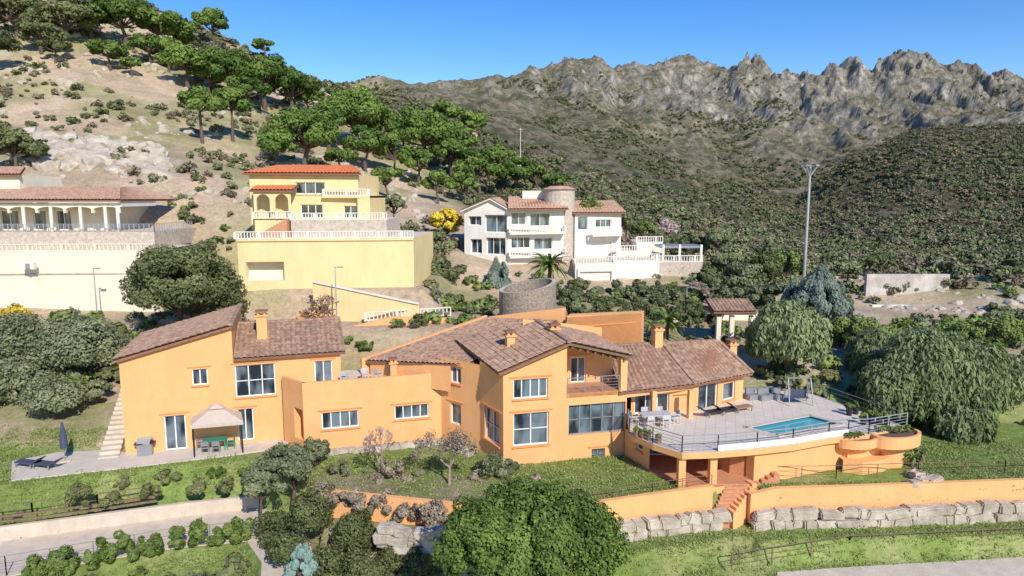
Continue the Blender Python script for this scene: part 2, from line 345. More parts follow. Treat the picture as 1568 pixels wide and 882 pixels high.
def tileroof(name,bl,br,tr,tl,parent,m=TILE,pitch=.36,amp=.10,th=.14,under=TILEE):
    bl,br,tr,tl=[np.array(p,float) for p in (bl,br,tr,tl)]
    w=max(np.linalg.norm(br-bl),np.linalg.norm(tr-tl)); l=max(np.linalg.norm(tl-bl),np.linalg.norm(tr-br))
    nt=max(2,int(round(w/pitch))); nu=nt*6+1; rows=max(2,int(l/.42))
    n=np.cross(br-bl,tl-bl); n/=np.linalg.norm(n)
    if n[2]<0: n=-n
    U=np.linspace(0,1,nu); vs=[];
    for r in range(rows): vs+= [r/rows,(r+1)/rows-1e-4]
    Vv=np.array(vs); step=np.tile([.045,0],rows)
    uu,vv=np.meshgrid(U,Vv); co=((1-uu)*(1-vv))[...,None]*bl+(uu*(1-vv))[...,None]*br+(uu*vv)[...,None]*tr+((1-uu)*vv)[...,None]*tl
    prof=np.abs(np.cos(math.pi*U*nt))**.8
    jit=np.repeat(rng.normal(size=(rows,1))*.008,2,axis=0)
    co=co+n*((prof*amp)[None,:,None]+step[:,None,None]+jit[:,:,None]+.03)
    nv=len(Vv); idx=np.arange(nu*nv).reshape(nv,nu)
    Q=np.stack([idx[:-1,:-1],idx[:-1,1:],idx[1:,1:],idx[1:,:-1]],-1).reshape(-1,4)
    obj(name,npmesh(name,co.reshape(-1,3),Q,mats=[m]),parent)
    S=MB(); dn=n*th
    S.hexa([bl-dn,br-dn,tr-dn,tl-dn],[bl,br,tr,tl],under); S.obj(name+'_eaves',parent)
def ridge(W,p,q,m=TILE):
    p=Vector(p)+Vector((0,0,.1));q=Vector(q)+Vector((0,0,.1)); L=(q-p).length; k=max(1,int(L/.45))
    for i in range(k):
        W.beam(p+(q-p)*(i/k),p+(q-p)*((i+.93)/k),.3,.16,m)
def chimney(W,x,y,z0,z1,w=.7,rz=.3,m=ORANGE):
    W.box((x,y,z0),(w,w,z1-z0-.35),m,rz); W.box((x,y,z1-.35),(w+.2,w+.2,.1),m,rz)
    for a in (-1,1):
        for b in (-1,1):
            W.box((x+a*w*.3*math.cos(rz)-b*w*.3*math.sin(rz),y+a*w*.3*math.sin(rz)+b*w*.3*math.cos(rz),z1-.25),(.16,.16,.2),m,rz)
    W.box((x,y,z1-.05),(w+.15,w+.15,.1),TILEE,rz)
def off(p,e,s,n=None,d=0): return (p[0]+e[0]*s+(n[0]*d if n else 0),p[1]+e[1]*s+(n[1]*d if n else 0))
def rail(R,pts,h,m,wires=4,post=1.3,pw=.06,ph=.05,wr=.025):
    for a,b in zip(pts[:-1],pts[1:]):
        a=np.array(a,float);b=np.array(b,float); L=np.linalg.norm(b-a); k=max(1,int(L/post))
        for i in range(k+1):
            q=a+(b-a)*i/k; R.box((q[0],q[1],q[2]),(pw,pw,h),m)
        for j in range(wires):
            z=h*(j+1)/wires; t=ph if j==wires-1 else wr
            R.beam(a+[0,0,z],b+[0,0,z],t,t,m)
def balus(R,pts,h,m,sp=.28):
    for a,b in zip(pts[:-1],pts[1:]):
        a=np.array(a,float);b=np.array(b,float); L=np.linalg.norm(b-a); k=max(1,int(L/sp))
        for i in range(k+1):
            q=a+(b-a)*i/k; R.box((q[0],q[1],q[2]),(.1 if i%8 else .26,.1 if i%8 else .26,h),m)
        R.beam(a+[0,0,h],b+[0,0,h],.22,.09,m); R.beam(a+[0,0,.06],b+[0,0,.06],.18,.09,m)

# ================= ORANGE VILLA =================
villa=empty('orange_villa'); W=MB(); G=MB()
a=F(193,697,0); b=F(440,672,0); k=on(a,b,355,520); c=on(a,b,521,540)
ex,ey=b[0]-a[0],b[1]-a[1]; l=math.hypot(ex,ey); e=(ex/l,ey/l); nb=(-e[1],e[0])
zL=on(a,b,193,549)[2]; zK=on(a,b,353,499)[2]; zE=on(a,b,400,546)[2]; z0=-.4
D1=9.0
ab=off(a,e,0,nb,D1); kb=off(k,e,0,nb,D1); cb=off(c,e,0,nb,D1)
wall(W,G,a,k,z0,zL,zK,[(293,565,319,590,2,1),(250,636,287,689,2,1,'door')],ORANGE)
wall(W,G,k,c,z0,zE,zE,[(356,558,423,607,3,2),(357,626,390,675,2,1,'door'),(481,552,510,588,2,1)],ORANGE)
wall(W,G,c,cb,z0,zE,zE,[],ORANGE); wall(W,G,ab,a,z0,zL,zL,[],ORANGE); wall(W,G,k,kb,zE-.2,zK,zK,[],ORANGE)
wall(W,G,cb,kb,z0,zE,zE,[],ORANGE); wall(W,G,kb,ab,z0,zK,zL,[],ORANGE)
rz=zE+1.5
W.face([(*c[:2],zE),(*cb,zE),(*off(c,e,0,nb,4.7),rz)],ORANGE)
O=.35
tileroof('annex_shed_roof',(*off(a,e,-O,nb,D1),zL-.1),(*off(a,e,-O,nb,-.3),zL-.1),(*off(k,e,.02,nb,-.3),zK+.02),(*off(k,e,.02,nb,D1),zK+.02),villa)
tileroof('annex_front_roof',(*off(k,e,.05,nb,-O),zE-.02),(*off(c,e,O,nb,-O),zE-.02),(*off(c,e,O,nb,4.7),rz),(*off(k,e,.05,nb,4.7),rz),villa)
tileroof('annex_back_roof',(*off(c,e,O,nb,D1+O),zE),(*off(k,e,.05,nb,D1+O),zE),(*off(k,e,.05,nb,4.7),rz),(*off(c,e,O,nb,4.7),rz),villa)
ridge(W,(*off(k,e,.05,nb,4.7),rz),(*off(c,e,O,nb,4.7),rz)); ridge(W,(*off(k,e,0,nb,-.3),zK+.05),(*off(k,e,0,nb,D1),zK+.05))
q=pt(401,495,48.2); chimney(W,q[0],q[1],6.4,pt(401,476,48.2)[2])
d0=F(436,676,0); d1=F(467,690,0); d2=(-5.0,46.7)
zp=on(d1,d2,520,583)[2]
wall(W,G,d0,d1,z0,zp,zp,[(450,626,465,672,1,1,'recess')],ORANGE,depth=.8)
wall(W,G,d1,d2,z0,zp,zp,[(492,630,550,656,4,1),(604,620,657,641,4,1)],ORANGE)
zd=zp-.75
W.face([(*d0[:2],zd),(*d1[:2],zd),(*d2,zd),(-4.5,50.5,zd),(-12.6,50.5,zd)],DECKT)
def parapet(p,q,z0,z1,t=.22,m=ORANGE):
    p=np.array(p[:2],float);q=np.array(q[:2],float);ee=(q-p)/np.linalg.norm(q-p);nn=np.array((-ee[1],ee[0]))
    P=[p-nn*.012-ee*.01,q-nn*.012+ee*.01,q+nn*t,p+nn*t]; W.hexa([(*x,z0) for x in P],[(*x,z1) for x in P],m)
parapet(d0,d1,zd,zp+.03); parapet(d1,d2,zd,zp+.03)
A=(-2.15,44.3); B_=(-.55,41.5)
zM=on(d2,A,690,549)[2]
wall(W,G,d2,A,z0,zM,zM,[(689,618,706,650,1,1,'door'),(689,563,706,587,2,1)],ORANGE)
zB=on(B_,(7.6,43.5),770,569)[2]
wall(W,G,A,B_,z0,zB,zB,[(742,628,765,677,2,2)],ORANGE)
C_=(7.55,43.5); D_=on(B_,C_,868,560)[:2]
ml=math.hypot(C_[0]-B_[0],C_[1]-B_[1]); em=((C_[0]-B_[0])/ml,(C_[1]-B_[1])/ml); nm=(-em[1],em[0])
zD=on(B_,C_,866,525)[2]; zF=on(B_,C_,910,601)[2]
wall(W,G,B_,D_,z0,zB,zD,[(786,580,839,610,4,1),(786,632,840,682,2,2)],ORANGE)
wall(W,G,D_,C_,z0,zF,zF,[(871,618,957,664,5,2,'plain'),(906,687,926,706,2,2)],ORANGE,depth=.25,frame=DFRAME)
rb=2.4
Dr=off(D_,em,0,nm,rb); Cr=off(C_,em,0,nm,rb)
wall(W,G,D_,Dr,zF-.3,zD,zD,[],ORANGE)
zDr=zD-.25; zCr=on(B_,C_,958,545)[2]
wall(W,G,Dr,Cr,zF,zDr,zCr,[(874,547,897,592,2,1,'door')],ORANGE)
W.prism([D_,C_,Cr,Dr],zF-.25,zF+.01,STEPM,ORANGE)
Cb=off(C_,em,0,nm,9)
wall(W,G,C_,Cb,z0,zF,zF,[],ORANGE)
parapet(off(C_,em,-.45),off(C_,em,-.012),zF,zCr-.1,.5)
R=MB()
rail(R,[(*off(D_,em,.1,nm,.12),zF+.02),(*off(C_,em,-.5,nm,.12),zF+.02)],1.0,DFRAME,5,1.0)
tileroof('main_shed_roof',(*off(A,em,-.6,nm,6.5),zB+.1),(*off(B_,em,-.35,nm,-.35),zB-.05),(*off(D_,em,.05,nm,-.35),zD+.03),(*off(D_,em,.05,nm,7.5),zD+.03),villa)
tileroof('balcony_roof',(*off(C_,em,.35,nm,-.3),zCr-.05),(*off(C_,em,.35,nm,7.5),zCr-.05),(*off(D_,em,.06,nm,7.5),zD+.03),(*off(D_,em,.06,nm,-.3),zD+.03),villa,under=WOOD)
ridge(W,(*off(D_,em,.05,nm,-.35),zD+.05),(*off(D_,em,.05,nm,7.5),zD+.05))
for i in range(8):
    t=i/7; p=off(D_,em,.3+t*3.6,nm,-.2); W.beam((*p,zD-.3+(zCr-zD)*t*.95),(*off(p,em,0,nm,2.4),zD-.3+(zCr-zD)*t*.95),.1,.14,WOOD)
f0=pt(560,553,49); f1=pt(716,560,45.2); g0=pt(748,488,55.5); g1=pt(855,492,52.5)
tileroof('long_low_roof',f0,f1,g1,g0,villa)
wall(W,G,(f0[0]+.3,f0[1]+.1),(f1[0]-1.2,f1[1]+.5),zd-.3,f0[2]-.1,f1[2]-.15,[],ORANGE)
def slopewall(p,q,zb,za,zc,t=.3,m=ORANGE):
    p=np.array(p[:2],float);q=np.array(q[:2],float);ee=(q-p)/np.linalg.norm(q-p);nn=np.array((-ee[1],ee[0]))*t
    W.hexa([(*p,zb),(*q,zb),(*(q+nn),zb),(*(p+nn),zb)],[(*p,za),(*q,zc),(*(q+nn),zc),(*(p+nn),za)],m)
slopewall((f0[0]-.3,f0[1]+.1),(g0[0]-.1,g0[1]+.1),3,f0[2]+.12,g0[2]+.25)
slopewall((g0[0],g0[1]),(g1[0]+.6,g1[1]+1.2),4,g0[2]+.15,pt(852,470,54.2)[2],.3)
q0=pt(868,486,52.5); q1=pt(983,479,54)
wall(W,G,q0,q1,3,pt(868,486,52.5)[2],pt(983,479,54)[2],[],ORANGE); W.prism([q0[:2],q1[:2],(q1[0]+.4,q1[1]+1.2),(q0[0]+.4,q0[1]+1.2)],3,q1[2]-.02,ORANGE)
W.beam((q0[0]+1.2,q0[1]+.2,q0[2]-.75),(q1[0]-.5,q1[1]-.1,q1[2]-.75),.1,.08,ORANGED)
wall(W,G,off(Dr,em,-1,nm,4.8),off(Cr,em,1,nm,4.8),3,zD+.3,zD-.6,[],ORANGE)
for (u,v0,v1,Y,w) in ((781,545,507,45.5,.55),(848,527,496,46,.6),(602,565,549,47.4,.45),(1006,540,498,49,.62),(1120,545,521,52,.6)):
    q=pt(u,(v0+v1)/2,Y); chimney(W,q[0],q[1],pt(u,v0,Y)[2]-.5,pt(u,v1,Y)[2],w)
ZT=2.2
r0=F(966,636,ZT); r1=F(1062,631,ZT); r2=F(1137,611,ZT); r2b=(r2[0]-2.2,r2[1]+6,ZT)
wall(W,G,r0,r1,ZT-2.5,4.15,4.15,[(972,603,1024,633,3,1,'plain'),(1030,604,1054,634,1,1,'recess')],ORANGE)
wall(W,G,r1,r2,ZT-2.5,4.15,4.1,[(1070,588,1098,627,2,1,'plain'),(1108,586,1125,612,1,1)],ORANGE)
wall(W,G,r2,r2b,ZT-2.5,4.1,4.1,[],ORANGE)
W.face([(*r2[:2],4.1),(*r2b[:2],4.1),((r2[0]+r2b[0])/2,(r2[1]+r2b[1])/2,5.7)],ORANGE)
h0=F(948,603,4.2); h1=F(1066,590,4.2); h2=F(1153,573,4.15); i0=F(928,531,6.1); i1=F(1015,528,6.15); i2=F(1099,523,6.15)
tileroof('wing_roof_left',h0,h1,i1,i0,villa); tileroof('wing_roof_right',h1,h2,i2,i1,villa)
tileroof('wing_roof_back',(i2[0]+1,i2[1]+4.5,4.2),(i0[0],i0[1]+4.5,4.2),i0,i2,villa)
ridge(W,i0,i2); ridge(W,h1,i1); ridge(W,h2,i2)
for (u,v) in ((1056,640),(1000,642)):
    q=F(u,v,ZT); W.box((q[0],q[1],ZT),(.3,.3,1.95),ORANGE,.25)
W.beam((h0[0]+.4,h0[1]+.35,4.0),(h1[0]-.3,h1[1]+.35,4.0),.25,.28,ORANGE)
TP=[F(u,v,ZT)[:2] for u,v in ((962,650),(964,664),(1000,680),(1045,694),(1100,692),(1160,687),(1215,681),(1270,671),(1300,667))]
TR=[F(u,v,ZT)[:2] for u,v in ((1330,665),(1388,655),(1372,648),(1330,634),(1270,612),(1235,600),(1140,596))]
slab=TP+TR+[(r2[0]-1,r2[1]+1.5),(r0[0],r0[1]+1.5)]
pl=[F(u,v,ZT)[:2] for u,v in ((1190,668),(1291,650),(1240,636),(1140,655))]
bmm=bmesh.new()
ov=[bmm.verts.new((x,y,ZT)) for x,y in slab]; iv=[bmm.verts.new((x,y,ZT)) for x,y in pl]
ed=[bmm.edges.new((ov[i],ov[(i+1)%len(ov)])) for i in range(len(ov))]+[bmm.edges.new((iv[i],iv[(i+1)%4])) for i in range(4)]
bmesh.ops.triangle_fill(bmm,use_beauty=True,use_dissolve=False,edges=ed)
me=bpy.data.meshes.new('terrace_deck'); bmm.normal_update()
for f in bmm.faces:
    if f.normal.z<0: f.normal_flip()
bmm.to_mesh(me); bmm.free(); me.materials.append(DECKT); obj('terrace_deck',me,villa)
n=len(slab)
for i in range(n):
    j=(i+1)%n; p,q_=slab[i],slab[j]
    if i<len(TP)-1: W.face([(*p,ZT-.38),(*q_,ZT-.38),(*q_,ZT),(*p,ZT)],ORANGE)
    else: W.face([(*p,-.5),(*q_,-.5),(*q_,ZT),(*p,ZT)],ORANGE)
W.face([(*p,ZT-.38) for p in slab[::-1]],ORANGE)
PO=MB()
for i in range(4):
    j=(i+1)%4; PO.face([(*pl[i],ZT),(*pl[j],ZT),(*pl[j],ZT-.5),(*pl[i],ZT-.5)],POOLT)
PO.face([(*p,ZT-.12) for p in pl],WATER)
for i in range(4):
    j=(i+1)%4; p=np.array(pl[i]);q_=np.array(pl[j]); PO.beam((*p,ZT+.03),(*q_,ZT+.03),.35,.06,CONC)
PO.obj('swimming_pool')
wall(W,G,(C_[0]-.1,C_[1]-.2),(8.6,40.9),z0,ZT-.38,ZT-.38,[(974,668,984,690,1,1)],ORANGE)
wall(W,G,(8.4,43.2),(12.9,43.2),z0,ZT-.38,ZT-.38,[('m',.5,0,1.6,1.75,1,1,'plain'),('m',2.2,0,3.7,1.75,2,1,'plain')],ORANGE)
cbw=[(12.8,43.2),(12.9,41.4),(13.4,40.2),(14.2,39.7)]
for p,q_ in zip(cbw[:-1],cbw[1:]): wall(W,G,p,q_,z0,ZT-.38,ZT-.38,[],BRICK)
fw=[(14.2,39.6)]+[(x-.03,y+.32) for x,y in TP[5:]]
for p,q_ in zip(fw[:-1],fw[1:]): wall(W,G,p,q_,-1,ZT-.38,ZT-.38,[],ORANGE)
for (u,v) in ((1043,746),(1091,742)):
    q=F(u,v,0); W.box((q[0],q[1]+.15,-.3),(.42,.42,ZT-.08),ORANGE,.1)
W.prism([(8.3,43.2),(8.6,40.5),(11.0,37.9),(13.2,38.6),(14.3,39.5),(12.9,43.2)],-.4,.02,STEPM,ORANGE)
def planter(cu,cv,rx,ry,rot,hb,z1,foot):
    q=F(cu,cv,z1); n=28
    def ring(s,z): 
        return [(q[0]+s*(rx*math.cos(t)*math.cos(rot)-ry*math.sin(t)*math.sin(rot)),q[1]+(1-s)*.5+s*(rx*math.cos(t)*math.sin(rot)+ry*math.sin(t)*math.cos(rot)),z) for t in np.linspace(0,2*math.pi,n,endpoint=False)]
    L=[ring(.88,z1-.15),ring(.88,z1),ring(1,z1),ring(1,z1-hb),ring(.82,z1-hb-.22),ring(foot,z1-hb-.45),ring(foot,-.6)]
    for A_,B2 in zip(L[:-1],L[1:]):
        for i in range(n): j=(i+1)%n; W.face([A_[i],B2[i],B2[j],A_[j]],ORANGE)
    W.face(L[0],SOIL)
planter(1312,669,1.35,.8,.15,.55,ZT-.15,.55); planter(1372,662,1.75,1.0,.3,.75,ZT+.02,.5)
cwp=[F(u,v,0)[:2] for u,v in ((1290,722),(1320,726),(1350,722),(1372,712))]
for p,q_ in zip(cwp[:-1],cwp[1:]): wall(W,G,p,q_,-.6,.75,.75,[],ORANGE)
W.face([(*p,.75) for p in cwp]+[(cwp[-1][0],cwp[-1][1]+1.2,.75),(cwp[0][0],cwp[0][1]+1.2,.75)],ORANGE)
W.obj('walls',villa); G.obj('windows',villa)
tp3=[(*p,ZT) for p in [(x-.0,y+.12) for x,y in TP]]+[(*p,ZT) for p in TR[:2]]
rail(R,tp3,1.0,STEEL,5,1.4,.05)
rail(R,[(*p,ZT) for p in TR[1:6]],.9,DFRAME,3,2.0,.04,.03,.015)
for p,q_ in zip(tp3[4:8],tp3[5:9]): R.beam(np.array(p)+[0,0,.2],np.array(q_)+[0,0,.2],.06,.35,WFRAME)
R.obj('terrace_railing',villa)
# ---------- round stone tower ----------
T=MB(); q=pt(808,460,58); rt=2.45; n=36
for i in range(n):
    t0=2*math.pi*i/n;t1=2*math.pi*(i+1)/n
    hh=lambda t: pt(808,437,58)[2]+.45*math.cos(t-.4)
    P=lambda r,t,z:(q[0]+r*math.cos(t),q[1]+r*math.sin(t),z)
    T.face([P(rt,t0,3),P(rt,t1,3),P(rt,t1,hh(t1)),P(rt,t0,hh(t0))],TWALL)
    T.face([P(rt-.35,t1,3),P(rt-.35,t0,3),P(rt-.35,t0,hh(t0)),P(rt-.35,t1,hh(t1))],TWALL)
    T.face([P(rt,t0,hh(t0)),P(rt,t1,hh(t1)),P(rt-.35,t1,hh(t1)),P(rt-.35,t0,hh(t0))],SW)
T.obj('round_stone_tower')

# ================= YELLOW HOUSE =================
yh=empty('yellow_house'); W=MB();G=MB();R=MB()
p0=pt(366,420,65.5); p1=pt(634,420,67.5)
zp1=pt(400,366,66)[2]
wall(W,G,p0,p1,4.8,zp1,zp1,[(376,401,436,430,1,1,'recess')],YELLOW,depth=1.2,reveal=CREAM)
wall(W,G,p1,(p1[0]+.5,80),4.8,zp1,zp1,[],YELLOW); wall(W,G,(p0[0],80),p0,4.8,zp1,zp1,[],YELLOW)
W.face([(*p0[:2],zp1),(*p1[:2],zp1),(p1[0]+.5,80,zp1),(p0[0],80,zp1)],DECKT)
balus(R,[(p0[0]-.2,p0[1]+.1,zp1),(p1[0],p1[1]+.1,zp1)],.7,WHITE); 
W.beam((p0[0],p0[1]-.05,zp1-.1),(p1[0],p1[1]-.05,zp1-.1),.2,.2,YELLOW)
s0=pt(480,470,63); s1=pt(642,490,62)
wall(W,G,s0,s1,4.5,pt(480,432,63)[2],pt(640,466,62)[2],[],YELLOW)
W.beam((s0[0],s0[1],pt(480,431,63)[2]),(s1[0],s1[1],pt(640,465,62)[2]),.3,.15,WHITE)
t0=pt(446,350,68.5); t1=pt(592,350,69.5); zt=pt(500,337,69)[2]
wall(W,G,t0,t1,zp1,zt,zt,[],SW); W.face([(*t0[:2],zt),(*t1[:2],zt),(t1[0],78,zt),(t0[0],78,zt)],DECKT)
wall(W,G,t1,(t1[0],78),zp1,zt,zt,[],SW)
balus(R,[(t0[0],t0[1]+.1,zt),(t1[0],t1[1]+.1,zt)],.7,WHITE)
b0=pt(383,300,71); b1=pt(549,300,72); zr=pt(450,266,71.5)[2]; z2=pt(500,300,71)[2]
wall(W,G,b0,b1,zp1,zr,zr,[(452,279,498,297,3,1),(460,313,495,334,3,1),(526,315,548,334,2,1),(390,297,420,331,1,1,'recess'),(424,297,437,331,1,1,'recess')],YELLOW)
wall(W,G,b1,(b1[0]+.4,81),zp1,zr,zr,[],YELLOW); wall(W,G,(b0[0],80),b0,zp1,zr,zr,[],YELLOW)
wall(W,G,(b1[0],b1[1]-.6),(b1[0]+1.3,b1[1]-.6),zp1,z2,z2,[],YELLOW); W.prism([(b1[0]-3.6,b1[1]-.9),(b1[0]+1.3,b1[1]-.62),(b1[0]+1.3,80),(b1[0]-3.6,80)],z2-.2,z2,DECKT,YELLOW)
wall(W,G,(b1[0]+1.3,b1[1]-.6),(b1[0]+1.3,80),zp1,z2,z2,[],YELLOW)
balus(R,[(b1[0]-3.4,b1[1]-.8,z2),(b1[0]+1.2,b1[1]-.5,z2)],.7,WHITE)
zpo=pt(415,292,69.5)[2]; a0=pt(388,300,69.3); a1=pt(445,300,69.6); zfl=pt(410,335,69.4)[2]
def archwall(p,q,z0,ztop,n,m,rr=.36,flat=1.):
    p=np.array(p[:2]);q=np.array(q[:2]);L=np.linalg.norm(q-p);e_=(q-p)/L;nn=np.array((-e_[1],e_[0]))*.35
    w=L/n
    for i in range(n):
        cx=w*(i+.5);r=w*rr; zs=ztop-.35-r*flat
        pts=[(cx-w/2,z0),(cx-r,z0)]+[(cx-r*math.cos(t),zs+r*flat*math.sin(t)) for t in np.linspace(0,math.pi,11)]+[(cx+r,z0),(cx+w/2,z0)]
        P=lambda s,z,d=0:(p[0]+e_[0]*s+nn[0]*d,p[1]+e_[1]*s+nn[1]*d,z)
        for (xa,za),(xb,zb) in zip(pts[:-1],pts[1:]):
            if abs(xa-xb)>1e-4: W.face([P(xa,za),P(xb,zb),P(xb,ztop),P(xa,ztop)],m)
            W.face([P(xa,za),P(xa,za,1),P(xb,zb,1),P(xb,zb)],m)
archwall(a0,a1,zfl,zpo,2,YELLOW)
wall(W,G,a0,a1,zp1,zfl,zfl,[],YELLOW)
W.prism([a0[:2],a1[:2],(a1[0],71.2),(a0[0],71.2)],zfl-.1,zfl,DECKT,YELLOW)
tileroof('porch_roof',(a0[0]-.3,a0[1]-.3,zpo),(a1[0]+.3,a1[1]-.3,zpo),(a1[0]+.3,71.3,zpo+.5),(a0[0]-.3,71.3,zpo+.5),yh,m=REDTILE)
balus(R,[(a0[0],a0[1]-.1,zfl),(a1[0],a1[1]-.1,zfl)],.7,WHITE)
for i in range(12):
    W.box((a0[0]+.6+i*.27,a0[1]-.9,zp1),(.27,1.1,(i+1)*(zfl-zp1)/12),STEPM)
tileroof('main_roof_front',(b0[0]-.5,b0[1]-.6,zr),(b1[0]+.5,b1[1]-.6,zr),(b1[0]-1.5,76,zr+1.0),(b0[0]+1.5,76,zr+1.0),yh,m=REDTILE)
tileroof('main_roof_side',(b0[0]-.5,81,zr),(b0[0]-.5,b0[1]-.6,zr),(b0[0]+1.5,76,zr+1.0),(b0[0]+1.5,76.1,zr+1.0),yh,m=REDTILE)
W.obj('walls',yh);G.obj('windows',yh);R.obj('balustrades',yh)

# ================= CREAM HOUSE =================
ch=empty('cream_house'); W=MB();G=MB();R=MB()
p0=pt(-160,430,66); p1=pt(238,420,67); zc=pt(100,385,66.5)[2]; zl=pt(100,357,68)[2]
wall(W,G,p0,p1,4.6,zc,zc,[],CREAM); W.face([(*p0[:2],zc),(*p1[:2],zc),(p1[0],76,zc),(p0[0],76,zc)],DECKT)
wall(W,G,p1,(p1[0]+.3,78),4.6,zc,zc,[],CREAM)
q0=pt(-160,360,69.5); q1=pt(236,360,70.5)
wall(W,G,q0,q1,zc,zl,zl,[],SW); W.face([(*q0[:2],zl),(*q1[:2],zl),(q1[0],80,zl),(q0[0],80,zl)],DECKT); wall(W,G,q1,(q1[0],80),zc,zl,zl,[],SW)
balus(R,[(p0[0],p0[1]+.1,zc),(p1[0],p1[1]+.1,zc)],.7,CREAM,.4)
rail(R,[(q0[0],q0[1]+.1,zl),(q1[0],q1[1]+.1,zl),(q1[0],79,zl)],.8,STEEL,6,.5)
z3=pt(100,315,71)[2]; c0=pt(-160,330,73.5); c1=pt(168,330,74)
wall(W,G,c0,c1,zl,z3+.2,z3+.2,[(50,322,72,352,1,1,'plain'),(85,322,110,352,2,1,'plain'),(0,322,30,352,2,1,'plain')],CREAM); wall(W,G,c1,(c1[0],82),zl,z3,z3,[],CREAM)
for u in (-60,-10,38,80,125,163,182):
    q=pt(u,350,70.9+ (.3 if u>100 else 0)); W.cyl((q[0],q[1],zl),.17,z3-zl,WHITE,12)
l0=pt(-160,320,70.8); l1=pt(184,320,71.2)
archwall(l0,l1,z3-.75,z3+.25,8,CREAM,.46,.22)
W.beam((l1[0],l1[1],z3+.15),(l1[0],78,z3+.15),.45,.5,WHITE)
W.beam((l0[0],l0[1]-.1,z3+.45),(l1[0]+.2,l1[1]-.1,z3+.45),.7,.2,WHITE)
tileroof('porch_roof',(l0[0],l0[1]-.5,z3+.55),(l1[0]+.4,l1[1]-.5,z3+.55),(l1[0]-2.5,76,z3+1.9),(l0[0],76,z3+1.9),ch,m=TILEL)
tileroof('side_roof',(l1[0]+.4,l1[1]-.5,z3+.55),(l1[0]+.4,82,z3+.55),(l1[0]-2.5,80,z3+1.9),(l1[0]-2.5,76,z3+1.9),ch,m=TILEL)
m0=pt(-160,280,75); m1=pt(30,280,75); zm=pt(20,268,75)[2]
wall(W,G,m0,m1,z3+1,zm,zm,[],CREAM); tileroof('upper_roof',(m0[0],m0[1]-.5,zm),(m1[0]+.5,m1[1]-.5,zm),(m1[0]-2,79,zm+1),(m0[0],79,zm+1),ch,m=TILEL)
wall(W,G,m1,(m1[0],82),z3+1,zm,zm,[],CREAM)
q=pt(47,407,65.9); W.box((q[0],q[1]-.2,q[2]-.3),(1.2,.4,.6),WHITE); W.cyl((q[0],q[1]-.41,q[2]-.25),.2,.5,DFRAME)
W.beam((p0[0]+3,p0[1]-.05,zc-2.2),(p1[0]-.1,p1[1]-.05,zc-2.2),.05,.08,SW)
W.obj('walls',ch);G.obj('windows',ch);R.obj('railings',ch)

# ================= WHITE HOUSE =================
wh=empty('white_house'); W=MB();G=MB();R=MB()
zg=pt(750,398,90)[2]-1.5
a0=pt(711,350,90); a1=pt(778,350,88); za=pt(745,322,89)[2]
wall(W,G,a0,a1,zg,za,za,[(742,329,776,356,2,1,'plain'),(717,331,737,345,2,1,'plain'),(720,366,738,388,2,1,'plain'),(744,364,774,390,3,1,'plain')],WHITE,depth=.5)
ap=pt(750,305,89); W.face([(*a0[:2],za),(*a1[:2],za),(ap[0],ap[1],ap[2])],WHITE)
a2=pt(864,350,91)
wall(W,G,a1,a2,zg,pt(820,318,90)[2],pt(820,318,90)[2],[(783,325,806,344,2,1,'plain'),(812,326,842,346,2,1,'plain'),(783,363,812,380,3,1,'plain'),(818,364,846,382,2,1,'plain')],WHITE)
wall(W,G,(a0[0],99),a0,zg,za,za,[],WHITE)
tileroof('gable_roof_left',(a0[0]-.5,99,za-.1),(a0[0]-.5,a0[1]-.5,za-.1),(ap[0],ap[1]-.5,ap[2]+.1),(ap[0]+1,99,ap[2]+.1),wh,TILEL,pitch=.45,under=WHITE)
tileroof('gable_roof_right',(a1[0]+.5,a1[1]-.5,za-.1),(a1[0]+1,99,za-.1),(ap[0]+1,99,ap[2]+.1),(ap[0],ap[1]-.5,ap[2]+.1),wh,TILEL,pitch=.45,under=WHITE)
zz=pt(820,320,90)[2]
tileroof('main_roof',(a1[0],a1[1]-1.2,zz),(a2[0]+.5,a2[1]-1,zz),(a2[0]-.3,96,zz+1.6),(a1[0],96,zz+1.6),wh,TILEL,pitch=.45)
for v in (356,392):
    z=pt(820,v,88)[2]; s_=pt(781,v,87.2); t_=pt(866,v,89.5)
    W.prism([s_[:2],t_[:2],a2[:2],a1[:2]],z-.25,z,WHITE); balus(R,[(s_[0],s_[1]+.1,z),(t_[0],t_[1]+.1,z),(a2[0],a2[1],z)],.85,WHITE,.35)
q=pt(856,330,93); W.cyl((q[0],q[1],zg),2.1,pt(856,290,93)[2]-zg,SW,24); W.cyl((q[0],q[1],pt(856,290,93)[2]),2.35,.45,TILEL,24,1.2)
w0=pt(800,300,94); w1=pt(835,300,94); z=pt(815,292,94)[2]; W.prism([w0[:2],w1[:2],(w1[0],99),(w0[0],99)],zg,z,TILEE,WHITE)
b0=pt(880,350,92); b1=pt(951,350,94); zb=pt(915,326,93)[2]
wall(W,G,b0,b1,zg-2,zb,zb,[(905,370,936,392,1,1,'recess'),(885,332,900,352,1,1,'plain'),(912,336,936,348,3,1,'plain')],WHITE); wall(W,G,b1,(b1[0],101),zg-2,zb,zb,[],WHITE)
tileroof('east_roof',(b0[0]-.3,b0[1]-.6,zb),(b1[0]+.6,b1[1]-.6,zb),(b1[0]-.5,98,zb+1.6),(b0[0],98,zb+1.6),wh,TILEL,pitch=.45)
z=pt(925,360,91)[2]; s_=pt(908,360,91); t_=pt(952,360,92.5); W.prism([s_[:2],t_[:2],b1[:2],(s_[0],93)],z-.2,z,WHITE); balus(R,[(s_[0],s_[1]+.1,z),(t_[0],t_[1]+.1,z)],.9,WHITE,.35)
